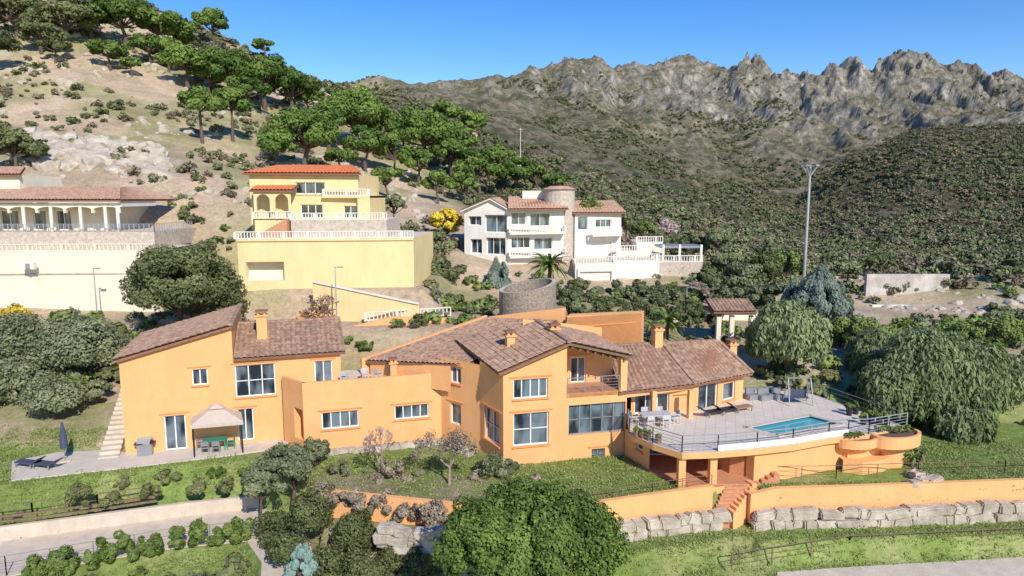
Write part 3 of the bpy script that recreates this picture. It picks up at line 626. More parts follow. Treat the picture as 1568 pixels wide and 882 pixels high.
for (u0,u1,vt,vb,Y,mm) in ((881,944,404,452,84,WHITE),(940,1010,400,452,86,WHITE),(1000,1076,402,432,88,SW),(975,1015,372,402,95,WHITE),(944,1000,386,402,92,CREAM)):
    s_=pt(u0,vt,Y); t_=pt(u1,vt,Y+.8); W.prism([s_[:2],t_[:2],(t_[0]+.3,Y+8),(s_[0]+.3,Y+8)],3.5,s_[2],DECKT,mm)
    balus(R,[(s_[0],s_[1]+.15,s_[2]),(t_[0],t_[1]+.15,s_[2])],.85,WHITE,.35)
s_=pt(884,446,83.9); t_=pt(940,446,84.6); wall(W,G,(s_[0],s_[1]-.15),(t_[0],t_[1]-.15),3.5,pt(900,410,84)[2],pt(900,410,84)[2],[(888,416,936,446,1,1,'recess')],WHITE,depth=1.0,reveal=CONC)
for u in (1015,1040,1073):
    q=pt(u,400,90); W.box((q[0],q[1],q[2]-1),(.3,.3,3.2),WHITE)
s_=pt(1012,380,90); t_=pt(1076,380,90); W.prism([s_[:2],t_[:2],(t_[0],94),(s_[0],94)],s_[2],s_[2]+.3,DFRAME)
W.obj('walls',wh);G.obj('windows',wh);R.obj('balustrades',wh)

# ---------- misc walls ----------
def stripwall(name,P,h,t,m,depth=0.6):
    w=MB()
    for i,(p,q_) in enumerate(zip(P[:-1],P[1:])):
        p=Vector(p);q_=Vector(q_); d=(q_-p); d.z=0; d.normalize(); nn=Vector((-d.y,d.x,0))*t
        dn=Vector((0,0,h+depth))
        w.hexa([p-dn,q_-dn,q_-dn+nn,p-dn+nn],[p,q_,q_+nn,p+nn],m)
    return w.obj(name)
stripwall('orange_garden_wall',fwl,1.3,.3,ORANGE,depth=.5)
stripwall('orange_garden_wall',fwr,1.3,.3,ORANGE,depth=.5)
stripwall('street_wall',[pt(520,505,60),pt(600,485,61),pt(690,487,62)],1.6,.3,ORANGE,depth=1.5)
S=MB(); sw=[pt(560,480,61.3),pt(690,472,63)]; balus(S,[(*sw[0][:2],sw[0][2]-.7),(*sw[1][:2],sw[1][2]-.7)],.8,WHITE,.35); S.obj('street_balustrade')
stripwall('garden_shed_wall',[pt(455,478,62.5),pt(500,478,62.5)],2,.3,ORANGE)
stripwall('stained_retaining_wall',[pt(1328,420,84),pt(1455,420,85)],3.8,.5,AWALL,depth=1)
stripwall('rendered_retaining_wall',[pt(1336,467,80),pt(1455,467,81)],1.7,.5,CREAM,depth=1)
stripwall('lane_wall',[pt(1028,484,68),pt(1100,484,70),pt(1160,478,71)],1.5,.3,CREAM,depth=1)
stripwall('lane_wall',[pt(640,470,76),pt(700,470,77),pt(760,478,78)],2,.3,CONC,depth=1)
PV=MB()
for u in (1100,1120,1150):
    q=pt(u,500,60); PV.box((q[0],q[1],q[2]-2.5),(.4,.4,3.5),CREAM)
s_=pt(1092,482,59.5); t_=pt(1158,480,59.5)
PV.prism([s_[:2],t_[:2],(t_[0],63),(s_[0],63)],s_[2],s_[2]+.25,TILEE); gw=PV.obj('roofed_gateway')
tileroof('gateway_roof',(s_[0],59.3,s_[2]+.25),(t_[0],59.3,s_[2]+.25),(t_[0],62,s_[2]+1),(s_[0],62,s_[2]+1),gw)
yc=groundY(722,216); q=pt(722,208,yc); HB=MB(); HB.box((q[0],q[1],q[2]-4),(yc*.018,4,4.3),CREAM); HB.hexa([(q[0]-2.4,q[1]-2.3,q[2]+.3),(q[0]+2.4,q[1]-2.3,q[2]+.3),(q[0]+2.4,q[1]+2.3,q[2]+.3),(q[0]-2.4,q[1]+2.3,q[2]+.3)],[(q[0]-1,q[1],q[2]+1.3),(q[0]+1,q[1],q[2]+1.3),(q[0]+1,q[1]+.1,q[2]+1.3),(q[0]-1,q[1]+.1,q[2]+1.3)],TILEL); HB.obj('hillside_cottage')
def boulders(name,line,h,size,rows,seed,m=STONE):
    r=random.Random(seed); bm=bmesh.new()
    for (p,q_) in zip(line[:-1],line[1:]):
        p=Vector(p);q_=Vector(q_);L=(q_-p).length
        for rr in range(rows):
            x=r.random()*.3
            while x<L:
                w=size*r.uniform(.6,1.8); c=p+(q_-p)*((x+w/2)/L)
                hh=h/rows*r.uniform(.92,1.25)
                res=bmesh.ops.create_cube(bm,size=1)
                vs=res['verts']; an=math.atan2(q_.y-p.y,q_.x-p.x)
                M=Matrix.Translation(c+Vector((0,r.uniform(-.1,.1),-h+h/rows*(rr+.5))))@Matrix.Rotation(an+r.uniform(-.15,.15),4,'Z')@Matrix.Rotation(r.uniform(-.15,.15),4,'Y')@Matrix.Diagonal((w*1.02,.7,hh,1))
                for v in vs: v.co=M@(v.co+Vector((r.uniform(-.15,.15),r.uniform(-.1,.1),r.uniform(-.15,.15))))
                x+=w*.96
    bmesh.ops.bevel(bm,geom=bm.edges[:],offset=.08,segments=2,affect='EDGES',clamp_overlap=True)
    me=bpy.data.meshes.new(name); bm.to_mesh(me); bm.free(); me.materials.append(m); return obj(name,me)
boulders('boulder_retaining_wall',[(x[0],x[1]-.5,-.95) for x in fwr],1.1,.8,2,3)
boulders('boulder_retaining_wall',[(x[0],x[1]-.5,-1.0) for x in fwl[3:]],1.05,.8,2,4)
boulders('boulder_retaining_wall',[pt(575,800,34.5),pt(630,812,34),pt(690,805,33.6)],1.3,.6,3,5)
boulders('rock_border',[F(1385,738,.2),F(1420,732,.25),F(1400,722,.3)],.5,.5,1,6,ROCK)
boulders('rubble_edging',[(-12.8,43.4,.28),(-9,44.4,.25),(-5,45.6,.25),(-2.8,43.4,.25)],.35,.45,1,9,ROCK)
ST=MB(); s0,s1=st0,st1; nst=11
for i in range(nst):
    t=i/nst; x=s0[0]+(s1[0]-s0[0])*t; y=s0[1]+(s1[1]-s0[1])*t; zz=-1.95+(1.95)*(i+1)/nst
    ST.box((x,y+.25,-2.6),(1.3,.5,zz+2.6),STEPM,.0)
for i in range(8):
    t=i/7; x=s0[0]+.85+(s1[0]-s0[0])*t; y=s0[1]+(s1[1]-s0[1])*t
    ST.box((x,y+.2,-2.6),(.3,.62,1.6+t*1.15),ORANGE,.3)
ST.box((s1[0]-.2,s1[1]+.9,-.4),(3.2,1.6,.46),STEPM)
for i in range(3): ST.box((s1[0]+1.7+i*.35,s1[1]+.9,-.5),(.35,1.2,.7+i*.16),STEPM)
ST.obj('garden_steps')
SS=MB()
for i in range(18):
    p=off(F(193,697,0),e,-1.0,nb,i*.5); SS.box((p[0],p[1],-.6),(1.2,.52,.7+i*.19),CONC,math.atan2(e[1],e[0]))
SS.obj('side_stairs')
PA=MB(); PA.prism(pat,-.5,.02,PAVE); PA.obj('patio')
rd=MB(); rd.prism(ROADTOP+ROADBOT,-3.2,-2.58,CONC); rd.obj('concrete_road')
stripwall('road_retaining_wall',[(x,y-.1,-1.75) for x,y in ROADTOP[:4]],1.0,.25,CONC)
pr=MB(); pr.prism(pp,-3.6,-3.1,CONC); pr.obj('lower_footpath')
FN=MB(); P=[F(1120,872,-2.9),F(1300,845,-2.75),F(1568,832,-2.6),F(1750,822,-2.6)]; rail(FN,P,.95,WOOD,3,2.2,.06,.035,.015); FN.obj('wire_fence')
FN=MB(); rail(FN,[(x[0],x[1]+1.6,-.05) for x in fwr[1:]],.85,WOOD,3,2.0,.04,.03,.015); FN.obj('garden_fence')
FN=MB(); rail(FN,[(x[0],x[1]+.3,x[2]-.3) for x in fwl[3:]],.85,WOOD,3,1.6,.04,.03,.015); FN.obj('garden_fence')
FN=MB(); P=[F(-60,800,-1.2),F(50,788,-1.2),F(150,775,-1.2),F(240,762,-1.2)]; 
for dz in (0,.3):
    for p,q_ in zip(P[:-1],P[1:]): FN.beam((p[0],p[1],p[2]+dz-.2),(q_[0],q_[1],q_[2]+dz-.2),.12,.12,WOOD)
rail(FN,P,.75,WOOD,2,1.6,.07,.05); FN.obj('timber_fence')
FN=MB(); P=[(-34,31,-2.6),(-26.3,33.2,-2.6),(-19,36.2,-2.6),(-15.4,37,-2.6)]; rail(FN,P,1.1,DFRAME,4,1.7,.04,.025,.012); FN.obj('roadside_fence')
def lamp(name,u,vt,Y):
    q=pt(u,vt,Y); z=gz(q[0],Y); w=MB(); w.cyl((q[0],Y,z-.3),.07,q[2]-z+.3,STEEL,10,.045); w.beam((q[0]-.05,Y,q[2]),(q[0]+.5,Y-.3,q[2]+.05),.06,.05,STEEL); w.box((q[0]+.55,Y-.3,q[2]-.02),(.5,.2,.1),DFRAME); w.obj(name)
lamp('street_lamp',143,411,64); lamp('street_lamp',513,409,61); lamp('street_lamp',1052,440,72)
q=pt(1241,253,95); z=gz(q[0],95)
w=MB(); w.cyl((q[0],95,z-.5),.24,q[2]-z+.3,STEEL,14,.15)
for i in range(5):
    t=math.pi*2*i/5; w.beam((q[0],95,q[2]-1.6),(q[0]+1.0*math.cos(t),95+1.0*math.sin(t),q[2]-.1),.08,.08,STEEL); w.box((q[0]+1.0*math.cos(t),95+1.0*math.sin(t),q[2]-.15),(.45,.3,.25),DFRAME,t)
    t2=math.pi*2*(i+1)/5; w.beam((q[0]+math.cos(t),95+math.sin(t),q[2]-.1),(q[0]+math.cos(t2),95+math.sin(t2),q[2]-.1),.05,.05,STEEL)
w.obj('floodlight_mast')
yp=groundY(797,268); q=pt(797,196,yp); z=gz(q[0],yp); w=MB(); w.cyl((q[0],yp,z-.5),.2,q[2]-z+.5,CONC,10,.12); w.beam((q[0]-.9,yp,q[2]-.4),(q[0]+.9,yp,q[2]-.4),.14,.14,CONC); w.obj('utility_pole')
# ---------- patio furniture ----------
g=empty('garden_gazebo'); w=MB()
gp=[F(298,700,.02),F(372,693,.02),F(368,672,.02),F(300,678,.02)]
gz1=2.2
P4=[(x[0],x[1]) for x in gp]; cx=sum(p[0] for p in P4)/4; cy=sum(p[1] for p in P4)/4
for p in P4: w.box((*p,.02),(.08,.08,gz1),BLACK)
for i in range(4): w.beam((*P4[i],gz1),(*P4[(i+1)%4],gz1),.06,.08,BLACK)
w.obj('frame',g); w=MB()
ext=[(cx+(p[0]-cx)*1.08,cy+(p[1]-cy)*1.08) for p in P4]; mid=[(cx+(p[0]-cx)*.3,cy+(p[1]-cy)*.3) for p in P4]; tp=[(cx+(p[0]-cx)*.34,cy+(p[1]-cy)*.34) for p in P4]
for i in range(4):
    j=(i+1)%4
    w.face([(*ext[i],gz1),(*ext[j],gz1),(*mid[j],gz1+.62),(*mid[i],gz1+.62)],CLOTH)
    w.face([(*ext[i],gz1-.22),(*ext[j],gz1-.22),(*ext[j],gz1),(*ext[i],gz1)],CLOTH)
    w.face([(*tp[i],gz1+.68),(*tp[j],gz1+.68),(cx,cy,gz1+.95)],CLOTH)
w.obj('canopy',g)
def table(name,x,y,z,L,Wd,m,rz=0):
    w=MB(); w.box((x,y,z+.7),(L,Wd,.05),m,rz)
    for sx in(-1,1):
        for sy in(-1,1):
            dx,dy=sx*(L/2-.1),sy*(Wd/2-.1); w.box((x+dx*math.cos(rz)-dy*math.sin(rz),y+dx*math.sin(rz)+dy*math.cos(rz),z),(.07,.07,.7),m,rz)
    w.obj(name)
def chair(x,y,z,m,rz=0):
    w=MB(); R_=lambda dx,dy:(x+dx*math.cos(rz)-dy*math.sin(rz),y+dx*math.sin(rz)+dy*math.cos(rz))
    w.box((x,y,z+.42),(.48,.48,.05),m,rz)
    for sx in(-1,1):
        for sy in(-1,1): w.box((*R_(sx*.21,sy*.21),z),(.05,.05,.42 if sy<0 else .9),m,rz)
        w.box((*R_(sx*.24,0),z+.62),(.05,.48,.04),m,rz)
    w.box((*R_(0,.22),z+.6),(.44,.04,.3),m,rz); w.obj('garden_chair')
q=F(330,688,.02); table('garden_table',q[0],q[1],.02,1.5,.9,GREENW,.3)
for dx,dy,rz_ in ((-1.0,0,1.9),(1.0,.2,-1.3),(-.3,-.8,3.4),(.4,-.75,3.4),(.2,.85,.3)): chair(q[0]+dx,q[1]+dy,.02,DFRAME if dx<.5 else GREENW,rz_)
for x_,y_,r__ in ((-10.5,47.4,.5),(-9.6,47.6,2.5),(-8.6,48.2,1.2),(-11.8,46.8,3.)): chair(x_,y_,zd,LGREY,r__)
def lounger(x,y,z,m,rz):
    w=MB(); R_=lambda dx,dy:(x+dx*math.cos(rz)-dy*math.sin(rz),y+dx*math.sin(rz)+dy*math.cos(rz))
    w.box((*R_(.2,0),z+.3),(1.3,.6,.07),m,rz)
    A0,A1=R_(-.45,-.3),R_(-.45,.3);B0,B1=R_(-1.05,-.3),R_(-1.05,.3)
    w.hexa([(*A0,z+.3),(*A1,z+.3),(*B1,z+.68),(*B0,z+.68)],[(*A0,z+.37),(*A1,z+.37),(*B1,z+.75),(*B0,z+.75)],m)
    for dx in(-.4,.75):
        for dy in(-.26,.26): w.box((*R_(dx,dy),z),(.06,.06,.3),DFRAME,rz)
    w.obj('sun_lounger')
for u,v in ((45,715),(72,717)):
    q=F(u,v,.02); lounger(q[0],q[1],.02,NAVY,2.9)
q=F(100,706,.02); w=MB(); w.cyl((q[0],q[1],.02),.35,.1,CONC); w.cyl((q[0],q[1],.1),.03,2.6,DFRAME,8); w.cyl((q[0],q[1],.9),.24,.9,NAVY,9,.2); w.cyl((q[0],q[1],1.8),.2,.85,NAVY,9,.04); w.obj('closed_parasol')
q=F(223,696,.02); w=MB(); w.box((q[0],q[1],.02),(.9,.55,.75),DFRAME,.3); w.box((q[0],q[1],.8),(1.25,.5,.05),BLACK,.3); 
for i in range(6):
    t0_=math.pi*i/6; w.beam((q[0]-.4,q[1]-.25*math.cos(t0_),.85+.25*math.sin(t0_)),(q[0]+.4,q[1]-.25*math.cos(t0_)+.12,.85+.25*math.sin(t0_)),.14,.12,STEEL)
w.obj('barbecue')
q=F(1003,650,ZT); table('dining_table',q[0],q[1],ZT,2.0,.9,LGREY,.2)
for dx,dy,rz_ in ((-1.4,-.1,1.7),(-.5,-.75,3.3),(.5,-.6,3.3),(-.5,.7,.2),(.5,.8,.2),(1.4,.3,-1.4)): chair(q[0]+dx,q[1]+dy,ZT,LGREY,rz_)
for i,(u,v) in enumerate(((1090,637),(1112,633),(1134,630))):
    q=F(u,v,ZT); lounger(q[0],q[1],ZT,BLACK if i<2 else TEAK,.4)
q=F(1222,618,ZT); w=MB()
for s in (-1,1):
    w.beam((q[0]+s*.85,q[1]-.6,ZT),(q[0]+s*.8,q[1],ZT+1.9),.06,.06,DFRAME); w.beam((q[0]+s*.85,q[1]+.6,ZT),(q[0]+s*.8,q[1],ZT+1.9),.06,.06,DFRAME); w.beam((q[0]+s*.6,q[1],ZT+.5),(q[0]+s*.6,q[1],ZT+1.9),.02,.02,STEEL)
w.beam((q[0]-.85,q[1],ZT+1.9),(q[0]+.85,q[1],ZT+1.9),.07,.07,DFRAME); w.box((q[0],q[1],ZT+.45),(1.3,.5,.08),NAVY); w.box((q[0],q[1]+.25,ZT+.5),(1.3,.06,.5),NAVY); w.obj('garden_swing')
for u,v in ((1168,612),(1178,610),(1190,611),(1150,611)):
    q=F(u,v,ZT); w=MB(); w.box((q[0],q[1],ZT),(.75,.75,.4),DFRAME,.3); w.box((q[0],q[1]+.3,ZT+.4),(.75,.15,.4),DFRAME,.3); w.obj('outdoor_armchair')
def pot(u,v,z,m=BLACK,r=.22,h=.5):
    q=F(u,v,z); w=MB(); w.cyl((q[0],q[1],z),r*.75,h,m,12,r); w.obj('plant_pot'); return q
POTS=[(u,v) for u,v in ((1322,650),(1334,648),(1346,650),(1358,652),(1300,636),(1310,634))]
# =============== vegetation ===============
def quads(P,N,size,el=1.6,hang=False):
    n=len(P); r=rng.normal(size=(n,3)); 
    if hang: r=np.array([0,0,1.])+r*.25
    t=np.cross(N,np.cross(r,N)) if hang else np.cross(r,N)
    t/=np.linalg.norm(t,axis=1,keepdims=True)+1e-9; b=np.cross(N,t)
    s=(size*rng.uniform(.6,1.3,n))[:,None]
    V=np.stack([P-t*s*el/2,P+b*s*.5,P+t*s*el/2,P-b*s*.5],1).reshape(-1,3)
    return V,np.arange(4*n).reshape(n,4)
def nrm(v): return v/(np.linalg.norm(v,axis=1,keepdims=True)+1e-9)
def crown(c,r,n,nsub,size,subr=.3,low=-.35,el=1.6,shell=.8,hang=False):
    c=np.array(c,float); r=np.array(r,float)
    d=nrm(rng.normal(size=(nsub*4,3))); d=d[d[:,2]>low][:nsub]; k=len(d)
    rad=rng.uniform(.45,1.05,k)**.6*shell
    sc=c+d*r*rad[:,None]; sr=subr*rng.uniform(.6,1.35,k)*min(r.mean(),r[2]*1.5)
    w_=sr**2/np.sum(sr**2); i=rng.choice(k,n,p=w_); dd=nrm(rng.normal(size=(n,3))); 
    sq=np.array([1.1,1.1,.75]) if r[2]<r[0] else np.array([.95,.95,.95])
    P=sc[i]+dd*sq*(sr[i]*(.5+.55*np.sqrt(rng.random(n))))[:,None]
    if hang: P[:,2]-=rng.random(n)**1.3*r[2]*.9
    N=nrm(dd+ .5*d[i]+rng.normal(size=(n,3))*.6+np.array([0,0,.25]))
    V,Q=quads(P,N,size,el,hang)
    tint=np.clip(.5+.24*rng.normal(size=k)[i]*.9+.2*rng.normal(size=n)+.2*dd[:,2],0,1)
    return V,Q,tint,sc
def tube(pts,rs,n=7):
    V=[];Q=[]
    for a_,(p,r_) in enumerate(zip(pts,rs)):
        p=np.array(p,float)
        dd=np.array(pts[min(a_+1,len(pts)-1)],float)-np.array(pts[max(a_-1,0)],float); dd/=np.linalg.norm(dd)+1e-9
        s=np.cross(dd,[.3,1,.1]); s/=np.linalg.norm(s)+1e-9; t=np.cross(dd,s)
        for j in range(n):
            th=2*math.pi*j/n; V.append(p+r_*(math.cos(th)*s+math.sin(th)*t))
    for a_ in range(len(pts)-1):
        for j in range(n): Q.append((a_*n+j,a_*n+(j+1)%n,(a_+1)*n+(j+1)%n,(a_+1)*n+j))
    return np.array(V),np.array(Q)
def assemble(name,parts,mats):
    V=[];Q=[];M=[];T=[];o=0
    for v,q_,mi,t in parts:
        V.append(v);Q.append(q_+o);M.append(np.full(len(q_),mi));T.append(t if t is not None else np.full(len(q_),.5)); o+=len(v)
    return obj(name,npmesh(name,np.concatenate(V),np.concatenate(Q),np.concatenate(M),mats,False,np.concatenate(T)))
def tree(name,u,Y,vt,vb,wpx,leaf,kind='round',dens=1.,trunk=True,nsub=None,bark=BARK,lsize=1.,subr=None,shell=.8,low=None):
    top=pt(u,vt,Y); bot=pt(u,vb,Y); x=top[0]; w=wpx/1045*Y; zb=gz(x,Y)
    h=top[2]-bot[2]; c=(x,Y,(top[2]+bot[2])/2); 
    px=Y/682.; size=max(.10,2.1*px)*lsize; A=math.pi/4*(w/px)*(h/px); n=int(min(130000,max(300,A*1.8*dens)))
    r=(w/2*.86,w/2*.8,h/2*.86)
    ns=nsub or int(np.clip(A/90,16,120))
    kw={'round':dict(subr=.27),'pine':dict(subr=.30,low=-.45,el=2.0),'cedar':dict(subr=.22,el=2.2),'pepper':dict(subr=.24,hang=True,el=3.0,low=-.1),'shrub':dict(subr=.32,low=-.2)}[kind]
    if subr: kw['subr']=subr
    if low is not None: kw['low']=low
    if kind=='pepper': c=(c[0],c[1],c[2]+h*.15); r=(r[0],r[1],r[2]*.72)
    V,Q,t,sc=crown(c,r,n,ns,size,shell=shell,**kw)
    if kind=='cedar':
        f=np.clip((V[:,2]-bot[2])/h,0,1); g_=(1.05-f*.8); V[:,0]=x+(V[:,0]-x)*g_; V[:,1]=Y+(V[:,1]-Y)*g_
        sc[:,0]=x+(sc[:,0]-x)*.4; sc[:,1]=Y+(sc[:,1]-Y)*.4
    parts=[(V,Q,0,t)]
    if trunk:
        tr=max(.08,w*.026); mid=bot[2]+h*.25; j=[rng.normal()*w*.02 for _ in range(4)]
        P=[(x,Y,zb-.4),(x+j[0],Y+j[1],(zb+mid)/2),(x+j[2],Y+j[3],mid),(x,Y,bot[2]+h*.6)]
        v,q_=tube(P,[tr*1.3,tr,tr*.8,tr*.35]); parts.append((v,q_,1,None))
        for s_ in sc[::max(1,len(sc)//12)]:
            a_=np.array(P[2]); m_=a_*.5+np.array(s_)*.5; m_[2]-=h*.04
            v,q_=tube([a_,m_,s_],[tr*.5,tr*.3,tr*.1],5); parts.append((v,q_,1,None))
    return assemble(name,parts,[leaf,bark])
def hilltree(u,vt,vb,w,leaf=LPINE,kind='round',gap=.1,dens=1.1):
    Y=groundY(u,vb); tree('stone_pine',u,Y,vt,vb-gap*(vb-vt),w,leaf,kind,dens)
tree('stone_pine',815,28,742,910,385,LPINE,'round',1.9,lsize=1.05,nsub=300,subr=.15,shell=.88)
tree('holm_oak',272,57,350,522,215,LOAK,'round',1.2,nsub=110,subr=.2)
tree('holm_oak',325,59,400,520,120,LOAK,'round',1.)
for (u,Y,vt,vb,w) in ((25,50,530,640,150),(120,53,475,600,175),(20,56,470,590,150),(75,47,570,655,110),(170,56,500,575,95),(-60,48,520,660,160),(145,49,575,625,60)):
    tree('olive_tree',u,Y,vt,vb,w,LOLIVE,'round',1.)
tree('yellow_shrub',15,60,462,505,60,LYEL,'shrub',.4)
for a_ in ((305,130,215,84),(352,130,212,78)): hilltree(*a_,kind='pine',gap=.36,dens=1.3)
for a_ in ((20,-20,55,120),(95,-5,68,115),(60,30,82,90),(135,-15,55,110),(185,-8,66,115),(238,4,76,100),(275,25,82,80),(165,56,102,72),(82,55,92,58),(325,10,68,70),(404,57,88,46),(225,45,95,74),(285,64,130,100),(345,70,150,116),(402,78,162,116),(445,100,172,100),(318,98,138,80),(375,108,170,86),(470,125,175,64),(20,190,264,90),(52,205,262,60),(200,85,112,40),(-30,20,110,100),(255,55,104,60)):
    hilltree(*a_,leaf=LPINE if a_[0]>150 and a_[1]<180 else LOAK)
for a_ in ((462,160,262,146),(420,195,262,80),(540,123,232,128),(558,182,262,88),(500,146,228,88),(575,148,240,70),(650,162,255,124),(640,220,285,78),(690,198,275,80),(735,222,298,92),(790,232,300,78),(592,245,305,64),(617,150,235,70),(602,198,270,68),(702,188,250,68),(762,212,270,68),(520,222,262,70),(670,255,312,62),(712,258,312,62),(822,245,295,54),(850,262,300,50),(680,150,200,70),(720,165,215,60)):
    hilltree(*a_,gap=.12)
tree('mimosa_tree',683,96,314,378,66,LYEL,'round',.9)
for (u,Y,vt,vb,w) in ((672,80,385,475,85),(600,88,330,400,60),(640,92,350,420,60),(700,86,400,460,60),(640,84,395,450,70),(600,95,290,340,55),(872,62,436,496,50),(1000,80,445,505,70),(1050,80,430,480,60),(970,72,455,505,50),(930,74,450,500,55),(985,105,330,375,50),(1060,98,352,400,60),(1180,98,360,410,60),(1120,90,365,425,70),(1090,84,400,450,60),(1140,84,395,455,90),(1170,85,385,440,70),(1300,88,390,430,50),(1350,95,385,415,60),(1560,90,385,420,50),(1500,80,470,520,60),(690,70,440,490,60),(640,74,440,485,50),(905,95,300,345,50),(960,100,315,365,60),(1010,100,350,390,40),(1205,90,375,440,60),(1100,96,345,390,60),(860,82,430,475,50),(1060,74,455,500,60)):
    tree('garden_tree',u,Y,vt,vb,w,[LSCR,LGRN,LOAK,LOLIVE][int(u)%4],'round',1.)
tree('almond_in_blossom',1022,96,328,370,36,LBLO,'round',.5)
for (u,Y,vt,vb,w) in ((762,80,386,488,100),(1258,70,395,520,150),(1218,74,415,505,85),(1285,72,420,520,80)): tree('blue_cedar',u,Y,vt,vb,w,LCED,'cedar',1.5)
for (u,Y,vt,vb,w) in ((1212,54,448,598,145),(1180,55,470,585,80)): tree('pepper_tree',u,Y,vt,vb,w,LPEP,'pepper',1.4)
for (u,Y,vt,vb,w) in ((1350,56,492,640,130),(1430,50,488,690,190),(1370,49,540,680,120),(1510,50,510,680,130),(1570,53,540,690,110),(1480,47,600,700,120),(1330,58,500,600,90)): tree('pepper_tree',u,Y,vt,vb,w,LPEP,'pepper',1.4)
for (u,Y,vt,vb,w) in ((440,39,668,780,130),(395,38.5,690,790,80),(480,41,662,730,70)): tree('olive_shrub',u,Y,vt,vb,w,LOLIVE,'shrub',.8,subr=.2,nsub=50)
def mass(name,specs,leaf,dens=1.,ls=1.,el=1.6):
    parts=[]
    for (u,Y,vt,vb,w) in specs:
        top=pt(u,vt,Y);bot=pt(u,vb,Y);ww=w/1045*Y;h=top[2]-bot[2];px=Y/682.
        n=int(max(150,math.pi/4*(ww/px)*(h/px)*2.2*dens))
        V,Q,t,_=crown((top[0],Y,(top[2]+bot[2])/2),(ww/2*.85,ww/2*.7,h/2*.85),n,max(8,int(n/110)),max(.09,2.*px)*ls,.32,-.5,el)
        parts.append((V,Q,0,t))
    return assemble(name,parts,[leaf])
r_=random.Random(5)
mass('roadside_hedge',[(50+i*27+r_.uniform(-9,9),33.3+i*.3,860-i*5+r_.uniform(-10,10)-22,905-i*5.5,r_.uniform(30,52)) for i in range(14)],LGRN,.9)
mass('climbing_shrubs',[(420,36.5,770,850,80),(470,36,745,830,90),(540,35,775,860,90),(600,34,830,885,80),(440,34,805,880,80),(500,33.5,830,900,90),(560,32.5,840,910,100),(640,33,835,900,70)],LOAK,.8)
mass('climbing_shrubs',[(540,36.6,745,790,60),(580,36.3,752,800,50),(625,35.8,765,810,60),(665,35.4,760,815,60),(700,35,775,830,50),(500,36.8,735,790,60)],LDRY,.6)
mass('flowering_shrubs',[(u,40.5-.004*abs(u-600),vt,vt+34,w) for u,vt,w in ((520,700,50),(560,712,50),(640,712,50),(740,732,50),(560,735,60),(620,740,60))],LOLIVE,.5)
mass('dry_shrubs',[(u,39.6,vt,vt+34,w) for u,vt,w in ((600,700,50),(690,724,60),(800,738,56),(590,716,60),(540,722,50),(660,738,50),(820,722,40),(700,744,50),(620,722,60),(570,740,50),(730,715,50))],LDRY,.45)
mass('flowering_shrubs',[(u,37.6,vt,vt+30,w) for u,vt,w in ((700,748,60),(760,750,70),(530,745,60),(850,752,50),(640,752,50),(590,746,50),(800,752,50))],LDRY,.5)
mass('evergreen_shrub',[(757,40,692,740,80),(780,40.2,700,738,45)],LOLIVE,.9)
mass('lawn_edge_shrubs',[(160+i*23+r_.uniform(-6,6),41-.02*i+ (.0 if i<6 else .6),726-i*1.5+r_.uniform(-7,7),752-i*1.5,r_.uniform(14,38)) for i in range(11)],LGRN,.9)
mass('lawn_edge_shrubs',[(120,37.6,735,790,52),(185,40,722,762,30),(255,40.8,718,745,60),(30,38,780,800,30),(230,39,738,768,40),(300,40,732,765,50),(345,40.2,728,762,40),(170,38.3,752,782,40)],LOAK,.9)
for u,v in POTS:
    q=pot(u,v,ZT); mass('potted_plant',[(u,q[1],v-22,v-6,13)],LGRN,1.)
for u in (975,992,1008,985): 
    q=pot(u,668+(u-975)*.3,ZT,TEAK); mass('potted_plant',[(u,q[1],652+(u-975)*.3,664+(u-975)*.3,14)],LGRN,1.)
mass('planter_hedge',[(1345+i*12,F(1372,662,ZT)[1]+.1,650,663,18) for i in range(5)]+[(1300+i*10,F(1312,669,ZT)[1],660,670,14) for i in range(3)],LGRN,1.)
mass('street_shrubs',[(530,58,512,530,40),(592,59,512,528,14),(480,60,490,505,30),(640,60,500,520,50),(560,57,520,540,40)],LGRN,.8)
mass('rear_shrubs',[(890+i*28,66+r_.uniform(-3,3),455+r_.uniform(-12,14),510,50) for i in range(8)],LOAK,.9)
mass('rear_shrubs',[(1290+i*32,62+r_.uniform(-3,4),484+r_.uniform(-10,12),540,56) for i in range(10)],LGRN,.9)
mass('rear_shrubs',[(860+i*30,78+r_.uniform(-3,3),428+r_.uniform(-10,10),475,46) for i in range(12)],LOLIVE,.8)
tree('blue_spruce',462,30.5,824,905,96,LBLU,'cedar',1.6)
def bare(name,u,Y,vt,vb,w,blos=None,bark=TWIG,th=.025,tmin=.012):
    top=pt(u,vt,Y);x=top[0];zb=pt(u,vb,Y)[2];h=top[2]-zb;ww=w/1045*Y; parts=[];tips=[]
    def grow(p,d,L,r,dep):
        e_=p+d*L; m_=(p+e_)/2+rng.normal(size=3)*L*.06
        v,q_=tube([p,m_,e_],[r,max(tmin,r*.8),max(tmin,r*.6)],5); parts.append((v,q_,1,None))
        if dep==0: tips.append(e_); return
        for _ in range(3 if dep>1 else 4):
            nd=d+rng.normal(size=3)*.55*np.array([ww/h*1.2,ww/h*1.2,.6]); nd[2]=abs(nd[2])*.8+.1; nd/=np.linalg.norm(nd); grow(e_,nd,L*rng.uniform(.6,.85),max(tmin,r*.6),dep-1)
    grow(np.array([x,Y,zb-.2]),np.array([.02,0,1.]),h*.27,max(.05,h*th),5)
    tips=np.array(tips)
    if blos:
        n=1500; P=tips[rng.integers(0,len(tips),n)]+rng.normal(size=(n,3))*.16; V,Q=quads(P,nrm(rng.normal(size=(n,3))),.09); parts.append((V,Q,0,rng.random(n)))
    return assemble(name,parts,[blos or LBLO,bark])
